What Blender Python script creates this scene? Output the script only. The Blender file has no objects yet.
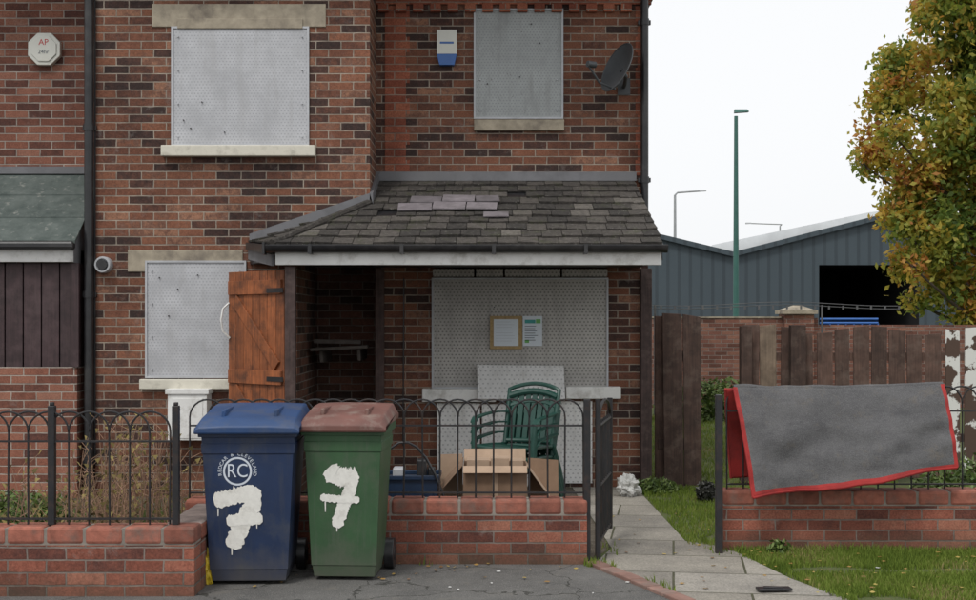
import bpy, math, random
import numpy as np
from mathutils import Vector, Matrix, noise as mnoise
random.seed(7); np.random.seed(7)
R=math.radians
F=1320.0; EYE=1.6
def PX(x,Y): return (x-488.0)*Y/F
def PZ(y,Y): return EYE+(320.0-y)*Y/F
S=bpy.context.scene
def link(o): S.collection.objects.link(o); return o
def root(name,loc=(0,0,0)):
    e=bpy.data.objects.new(name,None); e.empty_display_size=.1; e.location=loc; return link(e)

# ---------------------------------------------------------------- materials
def newmat(name):
    m=bpy.data.materials.new(name); m.use_nodes=True
    nt=m.node_tree; b=nt.nodes['Principled BSDF']; return m,nt,b
def N(nt,t,**k):
    n=nt.nodes.new(t)
    for a,v in k.items(): setattr(n,a,v)
    return n
def setramp(r,stops,interp='LINEAR'):
    cr=r.color_ramp; cr.interpolation=interp
    while len(cr.elements)>1: cr.elements.remove(cr.elements[-1])
    cr.elements[0].position=stops[0][0]; cr.elements[0].color=(*stops[0][1],1)
    for p,c in stops[1:]:
        e=cr.elements.new(p); e.color=(*c,1)
def mixc(nt,fac,a,b,mode='MIX'):
    n=N(nt,'ShaderNodeMix',data_type='RGBA',blend_type=mode)
    for s,v in ((0,fac),(6,a),(7,b)):
        if hasattr(v,'links') or hasattr(v,'is_output'): nt.links.new(v,n.inputs[s])
        elif isinstance(v,(int,float)): n.inputs[s].default_value=v
        else: n.inputs[s].default_value=(*v,1)
    return n.outputs[2]
def math_(nt,op,a,b=None,c=None):
    n=N(nt,'ShaderNodeMath',operation=op)
    for i,v in enumerate((a,b,c)):
        if v is None: continue
        if isinstance(v,(int,float)): n.inputs[i].default_value=v
        else: nt.links.new(v,n.inputs[i])
    return n.outputs[0]
def noise_(nt,scale,detail=4,vec=None,rough=.6):
    n=N(nt,'ShaderNodeTexNoise'); n.inputs['Scale'].default_value=scale; n.inputs['Detail'].default_value=detail
    n.inputs['Roughness'].default_value=rough
    if vec is None:
        g=N(nt,'ShaderNodeNewGeometry'); vec=g.outputs['Position']
    nt.links.new(vec,n.inputs['Vector']); return n.outputs['Fac']
def stretched(nt,sx,sy,sz):
    g=N(nt,'ShaderNodeNewGeometry'); mp=N(nt,'ShaderNodeMapping'); mp.inputs['Scale'].default_value=(sx,sy,sz); nt.links.new(g.outputs['Position'],mp.inputs[0]); return mp.outputs[0]
def rampf(nt,fac,lo,hi):
    n=N(nt,'ShaderNodeMapRange'); nt.links.new(fac,n.inputs[0]); n.inputs[1].default_value=lo; n.inputs[2].default_value=hi
    return n.outputs[0]
def bump(nt,b,h,strength=.3,dist=.01):
    n=N(nt,'ShaderNodeBump'); n.inputs['Strength'].default_value=strength; n.inputs['Distance'].default_value=dist
    nt.links.new(h,n.inputs['Height']); nt.links.new(n.outputs[0],b.inputs['Normal'])
def plain(name,col,rough=.6,var=.25,scale=6,dirt=None,dirt_amt=.5,metal=0,bmp=.15,bscale=60,dscale=2.5,tint=0,spec=None,lo=.5,hi=.68,grain=0,streak=None,foot=0):
    m,nt,b=newmat(name)
    n1=noise_(nt,scale,6)
    dark=tuple(c*(1-var) for c in col); light=tuple(min(1,c*(1+var)) for c in col)
    c=mixc(nt,rampf(nt,n1,.3,.7),dark,light)
    if tint:
        a=N(nt,'ShaderNodeAttribute',attribute_name='tint')
        t=math_(nt,'MULTIPLY_ADD',a.outputs['Fac'],tint,1-tint/2)
        cc=N(nt,'ShaderNodeCombineColor'); 
        for i in range(3): nt.links.new(t,cc.inputs[i])
        c=mixc(nt,1.0,c,cc.outputs[0],'MULTIPLY')
    if grain:
        gn=noise_(nt,1.0,6,stretched(nt,60,60,2.5),.7)
        c=mixc(nt,1.0,c,mixc(nt,rampf(nt,gn,.35,.65),(1-grain,)*3,(1+grain,)*3),'MULTIPLY')
    if dirt:
        n2=noise_(nt,dscale,8,rough=.7)
        f=math_(nt,'MULTIPLY',rampf(nt,n2,lo,hi),dirt_amt)
        c=mixc(nt,f,c,dirt)
    if streak:
        c=mixc(nt,math_(nt,'MULTIPLY',rampf(nt,noise_(nt,1.0,6,stretched(nt,28,28,2.2),.7),.52,.72),.55),c,streak)
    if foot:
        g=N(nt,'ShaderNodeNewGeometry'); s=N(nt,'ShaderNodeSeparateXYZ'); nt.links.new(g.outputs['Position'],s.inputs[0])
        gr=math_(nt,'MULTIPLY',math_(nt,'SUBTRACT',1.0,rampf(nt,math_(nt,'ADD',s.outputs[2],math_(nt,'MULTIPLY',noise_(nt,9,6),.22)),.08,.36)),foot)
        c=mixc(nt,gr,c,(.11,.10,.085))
    nt.links.new(c,b.inputs['Base Color']); b.inputs['Roughness'].default_value=rough; b.inputs['Metallic'].default_value=metal
    if spec is not None: b.inputs['Specular IOR Level'].default_value=spec
    if bmp: bump(nt,b,noise_(nt,bscale,4),bmp,.004)
    return m
def brick_mat(name,stops,mortar,bw=.225,rh=.0735,ms=.0058,zoff=0,stain=.35,effl=.0,mdark=.62,grime=0):
    m,nt,b=newmat(name)
    g=N(nt,'ShaderNodeNewGeometry'); s=N(nt,'ShaderNodeSeparateXYZ'); nt.links.new(g.outputs['Position'],s.inputs[0])
    wob=noise_(nt,11,3); wv=math_(nt,'MULTIPLY_ADD',wob,.012,-.006)
    u=math_(nt,'ADD',math_(nt,'ADD',s.outputs[0],s.outputs[1]),wv)
    v=math_(nt,'ADD',math_(nt,'ADD',s.outputs[2],zoff),math_(nt,'MULTIPLY',wv,.6))
    c=N(nt,'ShaderNodeCombineXYZ'); nt.links.new(u,c.inputs[0]); nt.links.new(v,c.inputs[1])
    bt=N(nt,'ShaderNodeTexBrick'); nt.links.new(c.outputs[0],bt.inputs['Vector'])
    bt.inputs['Color1'].default_value=(0,0,0,1); bt.inputs['Color2'].default_value=(1,1,1,1); bt.inputs['Mortar'].default_value=(.5,.5,.5,1)
    bt.inputs['Scale'].default_value=1; bt.inputs['Mortar Size'].default_value=ms; bt.inputs['Mortar Smooth'].default_value=.3
    bt.inputs['Brick Width'].default_value=bw; bt.inputs['Row Height'].default_value=rh
    rnd=math_(nt,'ADD',bt.outputs['Color'],math_(nt,'MULTIPLY_ADD',noise_(nt,17,5,rough=.75),.8,-.40))
    r=N(nt,'ShaderNodeValToRGB'); setramp(r,stops); nt.links.new(rnd,r.inputs[0])
    fine=noise_(nt,75,5,rough=.75)
    col=mixc(nt,rampf(nt,fine,.3,.7),(.58,.58,.58),(1.36,1.34,1.32)); 
    col=mixc(nt,1.0,r.outputs[0],col,'MULTIPLY')
    mot=mixc(nt,rampf(nt,noise_(nt,5,6,rough=.7),.35,.65),tuple(x*mdark for x in mortar),tuple(x*1.15 for x in mortar))
    col=mixc(nt,bt.outputs['Fac'],col,mot)
    st=rampf(nt,noise_(nt,1.1,7,rough=.65),.35,.7)
    k=mixc(nt,st,(1.1,1.09,1.08),(1-stain,1-stain,1-stain*.95))
    col=mixc(nt,1.0,col,k,'MULTIPLY')
    if effl:
        e=rampf(nt,noise_(nt,5.5,9,rough=.8),.57,.72)
        col=mixc(nt,math_(nt,'MULTIPLY',e,effl),col,(.42,.38,.35))
    if grime:
        gr=math_(nt,'MULTIPLY',math_(nt,'SUBTRACT',1.0,rampf(nt,math_(nt,'ADD',s.outputs[2],math_(nt,'MULTIPLY',noise_(nt,6,5),.18)),.05,.26)),grime)
        col=mixc(nt,gr,col,(.07,.065,.045))
    nt.links.new(col,b.inputs['Base Color']); b.inputs['Roughness'].default_value=.92; b.inputs['Specular IOR Level'].default_value=.25
    h=math_(nt,'ADD',math_(nt,'MULTIPLY',math_(nt,'SUBTRACT',1.0,bt.outputs['Fac']),1.0),math_(nt,'MULTIPLY',fine,.45))
    bump(nt,b,h,.8,.009)
    return m
M={}
M['brick']=brick_mat('house_brick',[(0,(.050,.034,.031)),(.20,(.085,.046,.038)),(.38,(.150,.068,.047)),(.58,(.200,.087,.056)),(.78,(.245,.108,.066)),(.9,(.17,.09,.066)),(1,(.30,.155,.10))],(.38,.325,.265),effl=.28,stain=.42)
M['brick2']=brick_mat('neighbour_brick',[(0,(.10,.048,.040)),(.3,(.19,.08,.057)),(.6,(.27,.112,.076)),(1,(.34,.17,.12))],(.42,.37,.32),effl=.25)
M['brick_shaded']=brick_mat('shaded_recess_brick',[(0,(.05,.035,.03)),(.5,(.12,.06,.043)),(1,(.19,.09,.065))],(.25,.215,.19))  # house brick with the shade of the recess put into its colour
M['quoin']=brick_mat('orange_brick',[(0,(.22,.07,.045)),(.5,(.32,.105,.064)),(1,(.39,.15,.09))],(.34,.26,.21),stain=.35)
M['lowbrick']=brick_mat('garden_wall_brick',[(0,(.13,.055,.044)),(.3,(.23,.082,.056)),(.7,(.315,.112,.076)),(1,(.39,.17,.115))],(.26,.215,.185),zoff=.005,stain=.45,effl=.3,grime=.7)
M['coping']=brick_mat('coping_brick',[(0,(.17,.06,.044)),(.5,(.28,.10,.068)),(1,(.38,.15,.1))],(.25,.2,.18),bw=.225,rh=.2,stain=.45,effl=.25)
M['farbrick']=brick_mat('boundary_brick',[(0,(.13,.06,.045)),(.5,(.23,.105,.08)),(1,(.31,.155,.11))],(.3,.26,.23))
M['stone']=plain('sandstone',(.34,.295,.225),.9,.28,8,(.12,.10,.085),.8)
M['cream']=plain('cream_paint',(.62,.59,.50),.6,.1,5,(.22,.2,.16),.6,dscale=5)
M['white']=plain('white_paint',(.74,.74,.72),.5,.08,5,(.30,.28,.24),.6,dscale=6)
M['black']=plain('black_plastic',(.018,.018,.02),.35,.3,10,(.07,.065,.06),.4)
M['iron']=plain('black_iron',(.014,.014,.016),.45,.3,10,(.10,.05,.03),.35,dscale=12)
def perf_mat(name,base,hole,p=.034,r=.26,dirtc=(.25,.24,.22),rough=.6,streak=.5,spots=.7,metal=.1):
    m,nt,b=newmat(name)
    g=N(nt,'ShaderNodeNewGeometry'); s=N(nt,'ShaderNodeSeparateXYZ'); nt.links.new(g.outputs['Position'],s.inputs[0])
    v=math_(nt,'DIVIDE',s.outputs[2],p*.87); row=math_(nt,'FLOOR',v)
    off=math_(nt,'MULTIPLY',math_(nt,'MODULO',row,2.0),.5)
    u=math_(nt,'ADD',math_(nt,'DIVIDE',s.outputs[0],p),off)
    fu=math_(nt,'SUBTRACT',math_(nt,'FRACT',u),.5); fv=math_(nt,'SUBTRACT',math_(nt,'FRACT',v),.5)
    d=math_(nt,'SQRT',math_(nt,'ADD',math_(nt,'MULTIPLY',fu,fu),math_(nt,'MULTIPLY',fv,fv)))
    hmask=math_(nt,'LESS_THAN',d,r)
    c=mixc(nt,rampf(nt,noise_(nt,3.5,8,rough=.7),.3,.7),tuple(x*.80 for x in base),tuple(x*1.12 for x in base))
    c=mixc(nt,math_(nt,'MULTIPLY',rampf(nt,noise_(nt,1.5,7,stretched(nt,9,9,1.0)),.50,.74),streak),c,dirtc)
    c=mixc(nt,math_(nt,'MULTIPLY',rampf(nt,noise_(nt,9,9,rough=.8),.56,.7),streak*.8),c,dirtc)
    sp=rampf(nt,noise_(nt,45,4,rough=.7),.64,.70)
    c=mixc(nt,math_(nt,'MULTIPLY',sp,spots),c,(.12,.10,.09))
    c=mixc(nt,hmask,c,hole)
    nt.links.new(c,b.inputs['Base Color']); b.inputs['Roughness'].default_value=rough; b.inputs['Metallic'].default_value=metal
    bump(nt,b,math_(nt,'ADD',math_(nt,'SUBTRACT',1.0,hmask),math_(nt,'MULTIPLY',noise_(nt,3,3),6.0)),.25,.004)
    return m
M['perf']=perf_mat('perforated_steel',(.47,.475,.495),(.34,.35,.37),p=.030,r=.24,streak=.35,spots=.35,dirtc=(.30,.29,.28))
M['perf2']=perf_mat('perforated_steel_weathered',(.38,.40,.40),(.28,.29,.295),p=.030,r=.24,dirtc=(.19,.19,.18),spots=1.0)
M['perf3']=perf_mat('perforated_steel_ground_floor',(.45,.435,.41),(.21,.205,.195),p=.036,r=.25,streak=.5,spots=.4)
M['perfw']=perf_mat('perforated_white_sheet',(.72,.72,.71),(.44,.44,.44),p=.045,r=.2,dirtc=(.38,.36,.32),metal=0)
M['steel']=plain('galvanised_trim',(.45,.46,.48),.5,.1,6,(.2,.2,.2),.4,metal=.2)

# ---------------------------------------------------------------- mesh builder
class MB:
    def __init__(s): s.v=[]; s.f=[]; s.m=[]; s.t=[]
    def add(s,vs,fs,mi=0,t=None):
        o=len(s.v); s.v+= [tuple(v) for v in vs]
        tt=random.random() if t is None else t
        for f in fs: s.f.append(tuple(i+o for i in f)); s.m.append(mi); s.t.append(tt)
    def box(s,x0,x1,y0,y1,z0,z1,mi=0,t=None,mat=None):
        vs=[(x0,y0,z0),(x1,y0,z0),(x1,y1,z0),(x0,y1,z0),(x0,y0,z1),(x1,y0,z1),(x1,y1,z1),(x0,y1,z1)]
        if mat is not None: vs=[mat@Vector(v) for v in vs]
        s.add(vs,[(0,3,2,1),(4,5,6,7),(0,1,5,4),(1,2,6,5),(2,3,7,6),(3,0,4,7)],mi,t)
    def hexa(s,b,tp,mi=0,t=None):
        s.add(list(b)+list(tp),[(3,2,1,0),(4,5,6,7),(0,1,5,4),(1,2,6,5),(2,3,7,6),(3,0,4,7)],mi,t)
    def quad(s,a,b,c,d,mi=0,t=None): s.add([a,b,c,d],[(0,1,2,3)],mi,t)
    def prism(s,prof,axis,a0,a1,mi=0,t=None,mat=None):
        def mk(p,a):
            if axis=='x': v=(a,p[0],p[1])
            elif axis=='y': v=(p[0],a,p[1])
            else: v=(p[0],p[1],a)
            return mat@Vector(v) if mat is not None else v
        n=len(prof); vs=[mk(p,a0) for p in prof]+[mk(p,a1) for p in prof]
        fs=[tuple(range(n-1,-1,-1)),tuple(range(n,2*n))]+[(i,(i+1)%n,(i+1)%n+n,i+n) for i in range(n)]
        s.add(vs,fs,mi,t)
    def tube(s,pts,r,n=8,mi=0,t=None,caps=True,closed=False):
        pts=[Vector(p) for p in pts]; rs=r if isinstance(r,(list,tuple)) else [r]*len(pts)
        vs=[];fs=[]; up=None
        L=len(pts)
        for i,p in enumerate(pts):
            a=pts[(i-1)%L] if (closed or i>0) else pts[0]; b=pts[(i+1)%L] if (closed or i<L-1) else pts[-1]
            d=(b-a).normalized()
            if up is None:
                up=Vector((0,0,1)) if abs(d.z)<.9 else Vector((0,1,0))
            x=d.cross(up); 
            if x.length<1e-4: up=Vector((1,0,0)); x=d.cross(up)
            x.normalize(); up=x.cross(d).normalized()
            for k in range(n):
                an=2*math.pi*k/n; vs.append(p+(x*math.cos(an)+up*math.sin(an))*rs[i])
        m=L if closed else L-1
        for i in range(m):
            for k in range(n):
                fs.append((i*n+k,i*n+(k+1)%n,((i+1)%L)*n+(k+1)%n,((i+1)%L)*n+k))
        if caps and not closed:
            fs.append(tuple(range(n-1,-1,-1))); fs.append(tuple(range((L-1)*n,L*n)))
        s.add(vs,fs,mi,t)
    def obj(s,name,mats,parent=None,bevel=0,smooth=False,loc=None):
        me=bpy.data.meshes.new(name); me.from_pydata(s.v,[],s.f)
        if not isinstance(mats,(list,tuple)): mats=[mats]
        for m in mats: me.materials.append(m)
        me.polygons.foreach_set('material_index',s.m)
        a=me.attributes.new('tint','FLOAT','FACE'); a.data.foreach_set('value',s.t)
        if smooth:
            me.polygons.foreach_set('use_smooth',[True]*len(s.f)); me.set_sharp_from_angle(angle=R(38))
        me.update()
        o=link(bpy.data.objects.new(name,me))
        if parent: o.parent=parent
        if loc: o.location=loc
        if bevel:
            b=o.modifiers.new('bevel','BEVEL'); b.width=bevel; b.segments=2; b.limit_method='ANGLE'
        return o
def text_mesh(name,txt,size,mat,parent,M4,extrude=.0004,align='CENTER'):
    cu=bpy.data.curves.new(name,'FONT'); cu.body=txt; cu.size=size; cu.align_x=align; cu.align_y='CENTER'; cu.extrude=extrude
    ob=link(bpy.data.objects.new(name+'_tmp',cu)); dg=bpy.context.evaluated_depsgraph_get()
    me=bpy.data.meshes.new_from_object(ob.evaluated_get(dg)); bpy.data.objects.remove(ob)
    me.transform(M4); me.materials.clear(); me.materials.append(mat)
    o=link(bpy.data.objects.new(name,me)); o.parent=parent; return o
TF=Matrix(((1,0,0,0),(0,0,-1,0),(0,1,0,0),(0,0,0,1)))

# ---------------------------------------------------------------- planes
YL=11.9; YR=12.6
XC=-1.064
def wall(mb,x0,x1,z0,z1,y,ops,depth=.09,mi=0,mrev=None):
    xs=sorted({x0,x1,*[o[0] for o in ops],*[o[1] for o in ops]}); zs=sorted({z0,z1,*[o[2] for o in ops],*[o[3] for o in ops]})
    for i in range(len(xs)-1):
        for j in range(len(zs)-1):
            cx=(xs[i]+xs[i+1])/2; cz=(zs[j]+zs[j+1])/2
            if any(o[0]<cx<o[1] and o[2]<cz<o[3] for o in ops): continue
            mb.quad((xs[i],y,zs[j]),(xs[i+1],y,zs[j]),(xs[i+1],y,zs[j+1]),(xs[i],y,zs[j+1]),mi)
    for a,b,c,d in ops:
        mr=mi if mrev is None else mrev
        mb.quad((a,y,c),(a,y,d),(a,y+depth,d),(a,y+depth,c),mr); mb.quad((b,y,c),(b,y+depth,c),(b,y+depth,d),(b,y,d),mr)
        mb.quad((a,y,c),(a,y+depth,c),(b,y+depth,c),(b,y,c),mr); mb.quad((a,y,d),(b,y,d),(b,y+depth,d),(a,y+depth,d),mr)

# ================================================================ HOUSE
house=root('brick_house')
XLL=PX(95,YL); XRR=PX(648,YR); ZT=5.15
uw=(PX(173,YL),PX(308,YL),PZ(146,YL),PZ(28,YL))
lw=(PX(147,YL),PX(243,YL),PZ(378,YL),PZ(262,YL))
XD=PX(297,YL)
w=MB()
wall(w,XLL,XD,0,2.14,YL,[(lw[0],lw[1],lw[2],2.139)] )
wall(w,XLL,XC,2.14,ZT,YL,[uw])
w.quad((XC,YL,2.14),(XC,YR,2.14),(XC,YR,ZT),(XC,YL,ZT))
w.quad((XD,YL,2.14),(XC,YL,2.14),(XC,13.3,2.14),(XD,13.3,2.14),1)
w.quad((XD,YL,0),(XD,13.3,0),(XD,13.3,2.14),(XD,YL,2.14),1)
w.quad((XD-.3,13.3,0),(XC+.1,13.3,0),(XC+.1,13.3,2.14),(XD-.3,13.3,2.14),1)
uwr=(PX(475,YR),PX(562,YR),PZ(119,YR),PZ(10,YR))
lwr=(PX(433,YR),PX(607,YR),PZ(389,YR),PZ(268,YR))
wall(w,XC-.0,XRR,0,ZT,YR,[uwr,lwr])
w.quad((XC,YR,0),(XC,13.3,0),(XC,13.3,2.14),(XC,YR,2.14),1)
w.quad((XRR,YR,0),(XRR,20,0),(XRR,20,ZT),(XRR,YR,ZT)); w.quad((XRR,20,0),(XLL,20,0),(XLL,20,ZT),(XRR,20,ZT))
w.quad((XLL,20,0),(XLL,YL,0),(XLL,YL,ZT),(XLL,20,ZT))
w.obj('brick_walls',[M['brick'],M['brick_shaded']],house)
q=MB(); z=2.98; k=0
x0=PX(385,YR)
while z<4.53:
    wd=.2 if k%2 else .235
    q.box(x0,x0+wd,YR-.008,YR+.02,z,z+.147,0); 
    q.box(XRR-(.10 if k%2 else .12),XRR+.004,YR-.008,YR+.05,z,z+.147,0); z+=.147; k+=1
q.box(XC+.003,XRR+.03,YR-.03,YR+.02,4.61,4.685)
x=XC+.02
while x<XRR-.1:
    q.box(x,x+.10,YR-.055,YR+.02,4.535,4.609); x+=.165
q.box(XC+.003,XRR+.05,YR-.075,YR+.02,4.687,ZT)
q.obj('orange_quoins_and_dentil_course',[M['quoin']],house)
M['roof_slate']=plain('roof_slate',(.10,.10,.105),.8,.3,5,(.16,.16,.13),.4)
r=MB()
r.hexa([(XLL,YL-.35,ZT),(XRR+.3,YL-.35,ZT),(XRR+.3,20.3,ZT),(XLL,20.3,ZT)],[(XLL+.01,15.9,8.2),(XRR+.0,15.9,8.2),(XRR+.0,16.1,8.2),(XLL+.01,16.1,8.2)])
r.obj('main_roof',M['roof_slate'],house)
g=MB(); g.box(XLL,XRR+.3,YL-.42,YL-.352,ZT-.12,ZT+.03); g.obj('main_gutter',M['black'],house,bevel=.01)
t=MB()
t.box(PX(152,YL),PX(326,YL),YL-.014,YL+.05,PZ(27,YL),PZ(4,YL)); t.box(PX(178,YL),PX(303,YL),YL-.03,YL-.013,PZ(29,YL),PZ(19,YL))
t.box(PX(128,YL),PX(243,YL),YL-.012,YL+.02,PZ(272,YL)+.001,PZ(250,YL))
t.box(PX(474,YR),PX(564,YR),YR-.05,YR+.08,PZ(131,YR),PZ(120,YR))
t.obj('stone_lintels_and_sill',M['stone'],house,bevel=.006)
t=MB()
t.box(PX(163,YL),PX(316,YL),YL-.09,YL+.08,PZ(157,YL),PZ(146,YL)-.001)
t.box(PX(141,YL),PX(232,YL),YL-.07,YL+.08,PZ(389,YL),PZ(379,YL))
t.obj('cream_window_sills',M['cream'],house,bevel=.008)
t=MB()
t.box(PX(422,YR-.12),PX(496,YR-.12),YR-.12,YR+.06,PZ(402,YR-.12),PZ(389,YR-.12))
t.box(PX(566,YR-.12),PX(621,YR-.12),YR-.12,YR+.06,PZ(399,YR-.12),PZ(387,YR-.12))
t.box(PX(496,YR-.12)+.001,PX(566,YR-.12)-.001,YR-.10,YR+.06,PZ(401,YR-.12),PZ(388,YR-.12))
t.obj('white_window_sill',M['white'],house,bevel=.008)
def screen(name,o,y,mat,proud=.012):
    b=MB(); x0,x1,z0,z1=o; m=.012
    vs=[];fs=[]; nx=20;nz=20
    for j in range(nz+1):
        for i in range(nx+1):
            u=i/nx;v=j/nz; px_=x0-m+(x1-x0+2*m)*u; pz_=z0+(z1+m-z0)*v
            d=.018*mnoise.noise(Vector((px_*2.6,pz_*2.6,y)))*math.sin(math.pi*u)*math.sin(math.pi*v)
            vs.append((px_,y-proud-abs(d),pz_))
    for j in range(nz):
        for i in range(nx):
            a=j*(nx+1)+i; fs.append((a,a+1,a+nx+2,a+nx+1))
    b.add(vs,fs,0)
    e=.018
    b.box(x0-m,x0-m+e,y-proud-.012,y+.01,z0,z1+m,1); b.box(x1+m-e,x1+m,y-proud-.012,y+.01,z0,z1+m,1)
    b.box(x0-m+e,x1+m-e,y-proud-.011,y+.01,z1+m-e,z1+m,1); b.box(x0-m+e,x1+m-e,y-proud-.011,y+.01,z0,z0+e,1)
    for i in range(4):
        zz=z0+.08+(z1-z0-.16)*i/3
        for xx in (x0+.05,x1-.05): b.tube([(xx,y-proud-.016,zz),(xx,y-proud+.002,zz)],.007,8,1)
    for i in range(4):
        xx=random.uniform(x0+.1,x1-.1); zz=random.uniform(z0+.1,z1-.1); b.tube([(xx,y-proud-.017,zz),(xx,y-proud+.002,zz)],.006,8,2)
    b.obj(name,[mat,M['steel'],M['iron']],house,smooth=True)
screen('upper_left_security_screen',uw,YL,M['perf'])
screen('lower_left_security_screen',(lw[0],lw[1]+.02,lw[2],lw[3]-.0),YL,M['perf'])
screen('upper_right_security_screen',uwr,YR,M['perf2'])
screen('ground_floor_security_screen',(lwr[0],lwr[1],lwr[2]+.002,PZ(279,YR)),YR,M['perf3'])
b=MB()
for a,c in ((433,474),(476,503),(505,560),(562,607)):
    b.box(PX(a,YR),PX(c,YR),YR-.05,YR+.03,PZ(278,YR)+.012,PZ(269,YR))
b.obj('screen_top_channel',M['perf3'],house,bevel=.003)
b=MB()
for a,c,zt,zb in ((437,480,402,484),(482,540,403,486),(542,592,400,483)):
    b.quad((PX(a,YR),YR-.03,PZ(zb,YR)),(PX(c,YR),YR-.03,PZ(zb,YR)),(PX(c,YR),YR-.03,PZ(zt,YR)-.01),(PX(a,YR),YR-.03,PZ(zt,YR)-.01))
    b.box(PX(a,YR),PX(a,YR)+.012,YR-.045,YR-.031,PZ(zb,YR),PZ(zt,YR)-.01,1)
b.obj('white_under_sill_panels',[M['perfw'],M['white']],house)
# porch roof
YF=10.85
zE=2.215; zTop=PZ(181,YR)
sl=(zTop-zE)/(YR-YF)
def ms_(x,Y): return Vector((x,Y,zE+(Y-YF)*sl))
XFL=PX(273,YF); XFR=PX(664,YF); XTR=PX(634,YR)
zC=zE+(YL-YF)*sl
A=Vector((XFL,YF,zE)); C=Vector((XC,YL,zC)); B=Vector((PX(250,YL),YL-.002,zE+.09))
def lerp(a,b,t): return a+(b-a)*t
def tiles(mb,Lf,Rf,nrow,tw,nrm,th=.016,special=None):
    for r_ in range(nrow):
        t0=r_/nrow; t1=min(1.0,(r_+1.18)/nrow)
        l0,l1,r0,r1=Lf(t0),Lf(t1),Rf(t0),Rf(t1)
        wlen=(r0-l0).length; xs=[-(.5 if r_%2 else 0)*tw-random.uniform(0,.03)]
        while xs[-1]<wlen: xs.append(xs[-1]+tw)
        d=(r0-l0).normalized() if wlen>1e-3 else Vector((1,0,0))
        for i in range(len(xs)-1):
            a=max(0,xs[i])/wlen; c=min(wlen,xs[i+1]-.005)/wlen
            if c-a<.002: continue
            p=[lerp(l0,r0,a),lerp(l0,r0,c)]
            W1=(r1-l1).length
            def up_(pt):
                if W1<1e-3: return l1.copy()
                s_=(pt-l1).dot(d); s_=max(0,min(W1,s_)); return l1+(r1-l1).normalized()*s_
            qd=[up_(p[1]),up_(p[0])]
            if (qd[0]-qd[1]).length<.004 and (p[0]-p[1]).length<.03: continue
            j=random.uniform(-.005,.009); lift=nrm*(th+.006+j); lift2=nrm*(.003+j*.3)
            sk=nrm*random.uniform(-.004,.004)
            slip=(p[0]-qd[1]).normalized()*random.choice((0,0,0,random.uniform(0,.022)))
            p=[v+slip for v in p]
            bot=[p[0]+nrm*(.006),p[1]+nrm*.006,qd[0],qd[1]]; top=[p[0]+lift+sk,p[1]+lift-sk,qd[0]+lift2,qd[1]+lift2]
            tt=random.random()**1.3; mi=0
            if special: mi=special((p[0]+p[1])/2,r_)
            if mi==2: continue
            mb.hexa(bot,top,mi,tt)
m,nt,bb=newmat('porch_roof_tile')
a_=N(nt,'ShaderNodeAttribute',attribute_name='tint')
rr=N(nt,'ShaderNodeValToRGB'); setramp(rr,[(0,(.040,.037,.035)),(.5,(.060,.054,.050)),(.9,(.082,.074,.068)),(1,(.12,.11,.10))]); nt.links.new(a_.outputs['Fac'],rr.inputs[0])
c_=mixc(nt,1.0,rr.outputs[0],mixc(nt,rampf(nt,noise_(nt,22,7,rough=.75),.3,.7),(.55,.55,.55),(1.55,1.52,1.46)),'MULTIPLY')
c_=mixc(nt,math_(nt,'MULTIPLY',rampf(nt,noise_(nt,7,8,rough=.75),.54,.66),.6),c_,(.05,.056,.026))
c_=mixc(nt,math_(nt,'MULTIPLY',rampf(nt,noise_(nt,38,6,rough=.7),.60,.66),.6),c_,(.26,.25,.22))
nt.links.new(c_,bb.inputs['Base Color']); bb.inputs['Roughness'].default_value=.95; bb.inputs['Specular IOR Level'].default_value=.25; bump(nt,bb,noise_(nt,45,5),.7,.01)
M['tile']=m
M['tile_pale']=plain('pale_slate_patch',(.165,.145,.155),.8,.25,9,(.10,.09,.09),.65,tint=.5,dscale=8)
M['lead']=plain('lead_flashing',(.15,.15,.16),.6,.25,5,(.07,.07,.07),.6)
mb=MB(); nrm=Vector((0,-sl,1)).normalized()
def LfM(t):
    Y=YF+(YR-YF)*t
    if Y<=YL: return lerp(A,C,(Y-YF)/(YL-YF))
    return ms_(XC,Y)
def RfM(t): 
    Y=YF+(YR-YF)*t; return ms_(XFR+(XTR-XFR)*t,Y)
NR=10
def spec(c,r_):
    x=c.x
    if (r_==7 and .1<x<.28) or (r_==4 and -1.0<x<-.85): return 2
    return 0
tiles(mb,LfM,RfM,NR,.17,nrm,special=spec)
n2=(A-B).cross(C-B).normalized()
if n2.z<0: n2=-n2
tiles(mb,lambda t:lerp(B,C,t),lambda t:lerp(A,C,t),7,.165,n2)
def slate(u0,u1,t0,t1,o,ang):
    y0=YF+(YR-YF)*t0; y1=YF+(YR-YF)*t1; cx=(u0+u1)/2; cy=(y0+y1)/2; P=[]
    for x,y in ((u0,y0),(u1,y0),(u1,y1),(u0,y1)):
        dx,dy=x-cx,y-cy; X=cx+dx*math.cos(ang)-dy*math.sin(ang); Yy=cy+dx*math.sin(ang)+dy*math.cos(ang); P.append(ms_(X,Yy))
    mb.hexa([p+nrm*(.020+o) for p in P],[p+nrm*(.030+o) for p in P],1)
for i,(a,b_,c_0,d_0) in enumerate([(-.80,-.50,.46,.57),(-.49,-.20,.47,.58),(-.19,.08,.46,.56),(-.70,-.42,.58,.68),(-.41,-.12,.59,.69),(-.11,.10,.58,.67),(-.04,.18,.36,.43)]):
    slate(a,b_,c_0,d_0,.006*(i%3)+.004,random.uniform(-.06,.06))
mb.obj('porch_roof_tiles',[M['tile'],M['tile_pale']],house)
d=MB(); und=nrm*-.004
d.add([A+und,ms_(XFR,YF)+und,ms_(XTR,YR)+und,ms_(XC,YR)+und,C+und],[(0,1,2,3,4)]); d.add([B,A,C],[(0,1,2)])
zs_=2.10
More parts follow.
